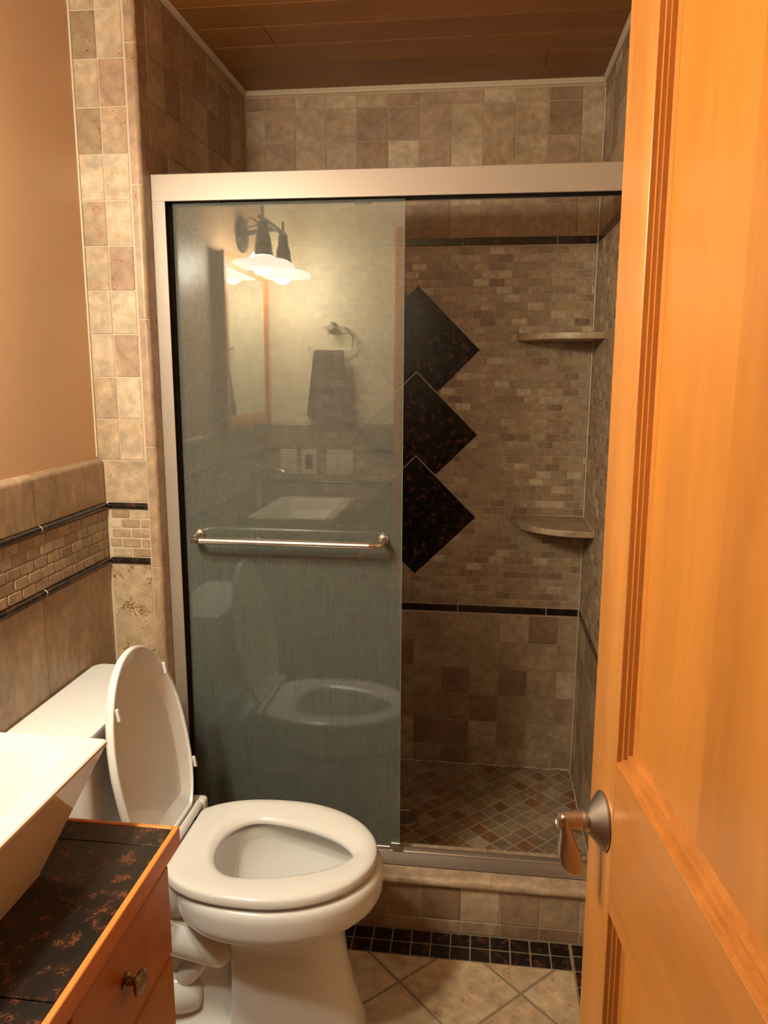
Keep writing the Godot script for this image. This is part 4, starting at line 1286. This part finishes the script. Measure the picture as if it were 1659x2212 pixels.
# ------------------------------------------------------------------ the wooden door
func entrance_door() -> void:
	# own axes: x from the free edge to the hinges, y up, z out of the face that shows
	var d := thing("door_1", "open orange wooden panel door with a brushed lever handle", "door", Vector3.ZERO, "", "structure")
	var s := Vector3(0.1052, 0, 0.99445)
	var n := s.cross(Vector3.UP)
	var b := Basis(s, Vector3.UP, n)
	var roll := Basis(n, 0.0205)
	var pivot := Vector3(1.1325, 1.10, 0.815)
	d.transform = Transform3D(roll * b, pivot) * Transform3D(Basis(), Vector3(0, -1.10, 0))
	var W := 0.66
	var T := -0.035
	var st := 0.113
	var y0 := 0.012
	var y1 := 2.03
	for x in [[0.0, st], [W - st, W]]:
		obj("stile", box(Vector3(x[0], y0, T), Vector3(x[1], y1, 0), 0.0025), M.door, d)
	for y in [[y0, 0.21], [0.806, 1.013], [1.917, y1]]:
		obj("rail", box(Vector3(st + 0.0003, y[0] + (0.0 if y[0] > 0.1 else 0.0005), T + 0.0004), Vector3(W - st - 0.0003, y[1], -0.0003), 0.0008), M.door_rail, d)
	for p in [[0.21, 0.806], [1.013, 1.917]]:
		var i := 0.0265
		obj("panel", box(Vector3(st + i - 0.003, p[0] + i - 0.003, -0.024), Vector3(W - st - i + 0.003, p[1] - i + 0.003, -0.0162), 0.0006), M.door_panel, d)
		var rings := []
		for k in [[0.0, -0.027], [0.0, -0.0005], [0.0008, -0.0060], [0.0058, -0.0060], [0.0066, -0.0115], [0.0100, -0.0120], [0.0130, -0.0085], [0.0165, -0.0085], [0.0174, -0.0140], [0.0235, -0.0157], [0.0268, -0.0160], [0.0268, -0.027]]:
			rings.append(PackedVector3Array([Vector3(st + k[0], p[0] + k[0], k[1]), Vector3(W - st - k[0], p[0] + k[0], k[1]), Vector3(W - st - k[0], p[1] - k[0], k[1]), Vector3(st + k[0], p[1] - k[0], k[1])]))
		obj("molding", loft(rings, 25.0, true, false, false, true), M.molding, d)
	# lever handle, turned down
	var hx := 0.0705
	var hy := 0.909
	var at := Vector3(hx, hy, 0)
	var rose := obj("door_handle", lathe([Vector2(0, 0.0003), Vector2(0.0370, 0.0003), Vector2(0.0382, 0.0015), Vector2(0.0378, 0.0034), Vector2(0.0358, 0.0050), Vector2(0.0185, 0.0190), Vector2(0.0150, 0.0205), Vector2(0.0142, 0.0235), Vector2(0.0142, 0.0270), Vector2(0.0133, 0.0275), Vector2(0.0133, 0.0285), Vector2(0.0126, 0.0290), Vector2(0.0123, 0.058), Vector2(0.0118, 0.0610), Vector2(0.0085, 0.0622), Vector2(0.0070, 0.0605), Vector2(0, 0.0600)], at, Vector3.BACK, 48, 28.0), M.nickel, d)
	rose.set_meta("label", "brushed nickel lever handle")
	var pr := [Vector2(0.0462, 0.006), Vector2(0.0514, 0.0118), Vector2(0.0565, 0.0112), Vector2(0.0595, 0.006), Vector2(0.0590, -0.002), Vector2(0.0570, -0.016), Vector2(0.0578, -0.030), Vector2(0.0582, -0.042), Vector2(0.0572, -0.0535), Vector2(0.0525, -0.0655), Vector2(0.0455, -0.0722), Vector2(0.036, -0.0752), Vector2(0.0290, -0.0745), Vector2(0.0250, -0.0700), Vector2(0.0252, -0.063), Vector2(0.0300, -0.044), Vector2(0.0380, -0.023), Vector2(0.0435, -0.006)]
	var fine_pr := []
	for j in pr.size():
		var k := pr.size()
		for q in 3: fine_pr.append((pr[j] as Vector2).cubic_interpolate(pr[(j + 1) % k], pr[(j + k - 1) % k], pr[(j + 2) % k], q / 3.0))
	var rings2 := []
	for k in [[-0.0065, 0.0040], [-0.0055, 0.0015], [-0.0035, 0.0], [0.0065, 0.0], [0.0095, 0.0007], [0.0115, 0.0022], [0.0124, 0.0042]]:
		var ring := PackedVector3Array()
		for j in fine_pr.size():
			var e: Vector2 = (fine_pr[(j + 1) % fine_pr.size()] - fine_pr[(j + fine_pr.size() - 1) % fine_pr.size()]).normalized()
			var q: Vector2 = fine_pr[j] + Vector2(e.y, -e.x) * k[1]
			ring.append(Vector3(hx + k[0], hy + q.y, q.x))
		rings2.append(ring)
	obj("lever", loft(rings2, 50.0), M.nickel, rose)
	for y in [0.25, 1.05, 1.82]:
		obj("hinge", lathe([Vector2(0, -0.045), Vector2(0.0065, -0.045), Vector2(0.0065, 0.045), Vector2(0, 0.045)], Vector3(W + 0.003, y, 0.004), Vector3.UP, 14), M.nickel, d)
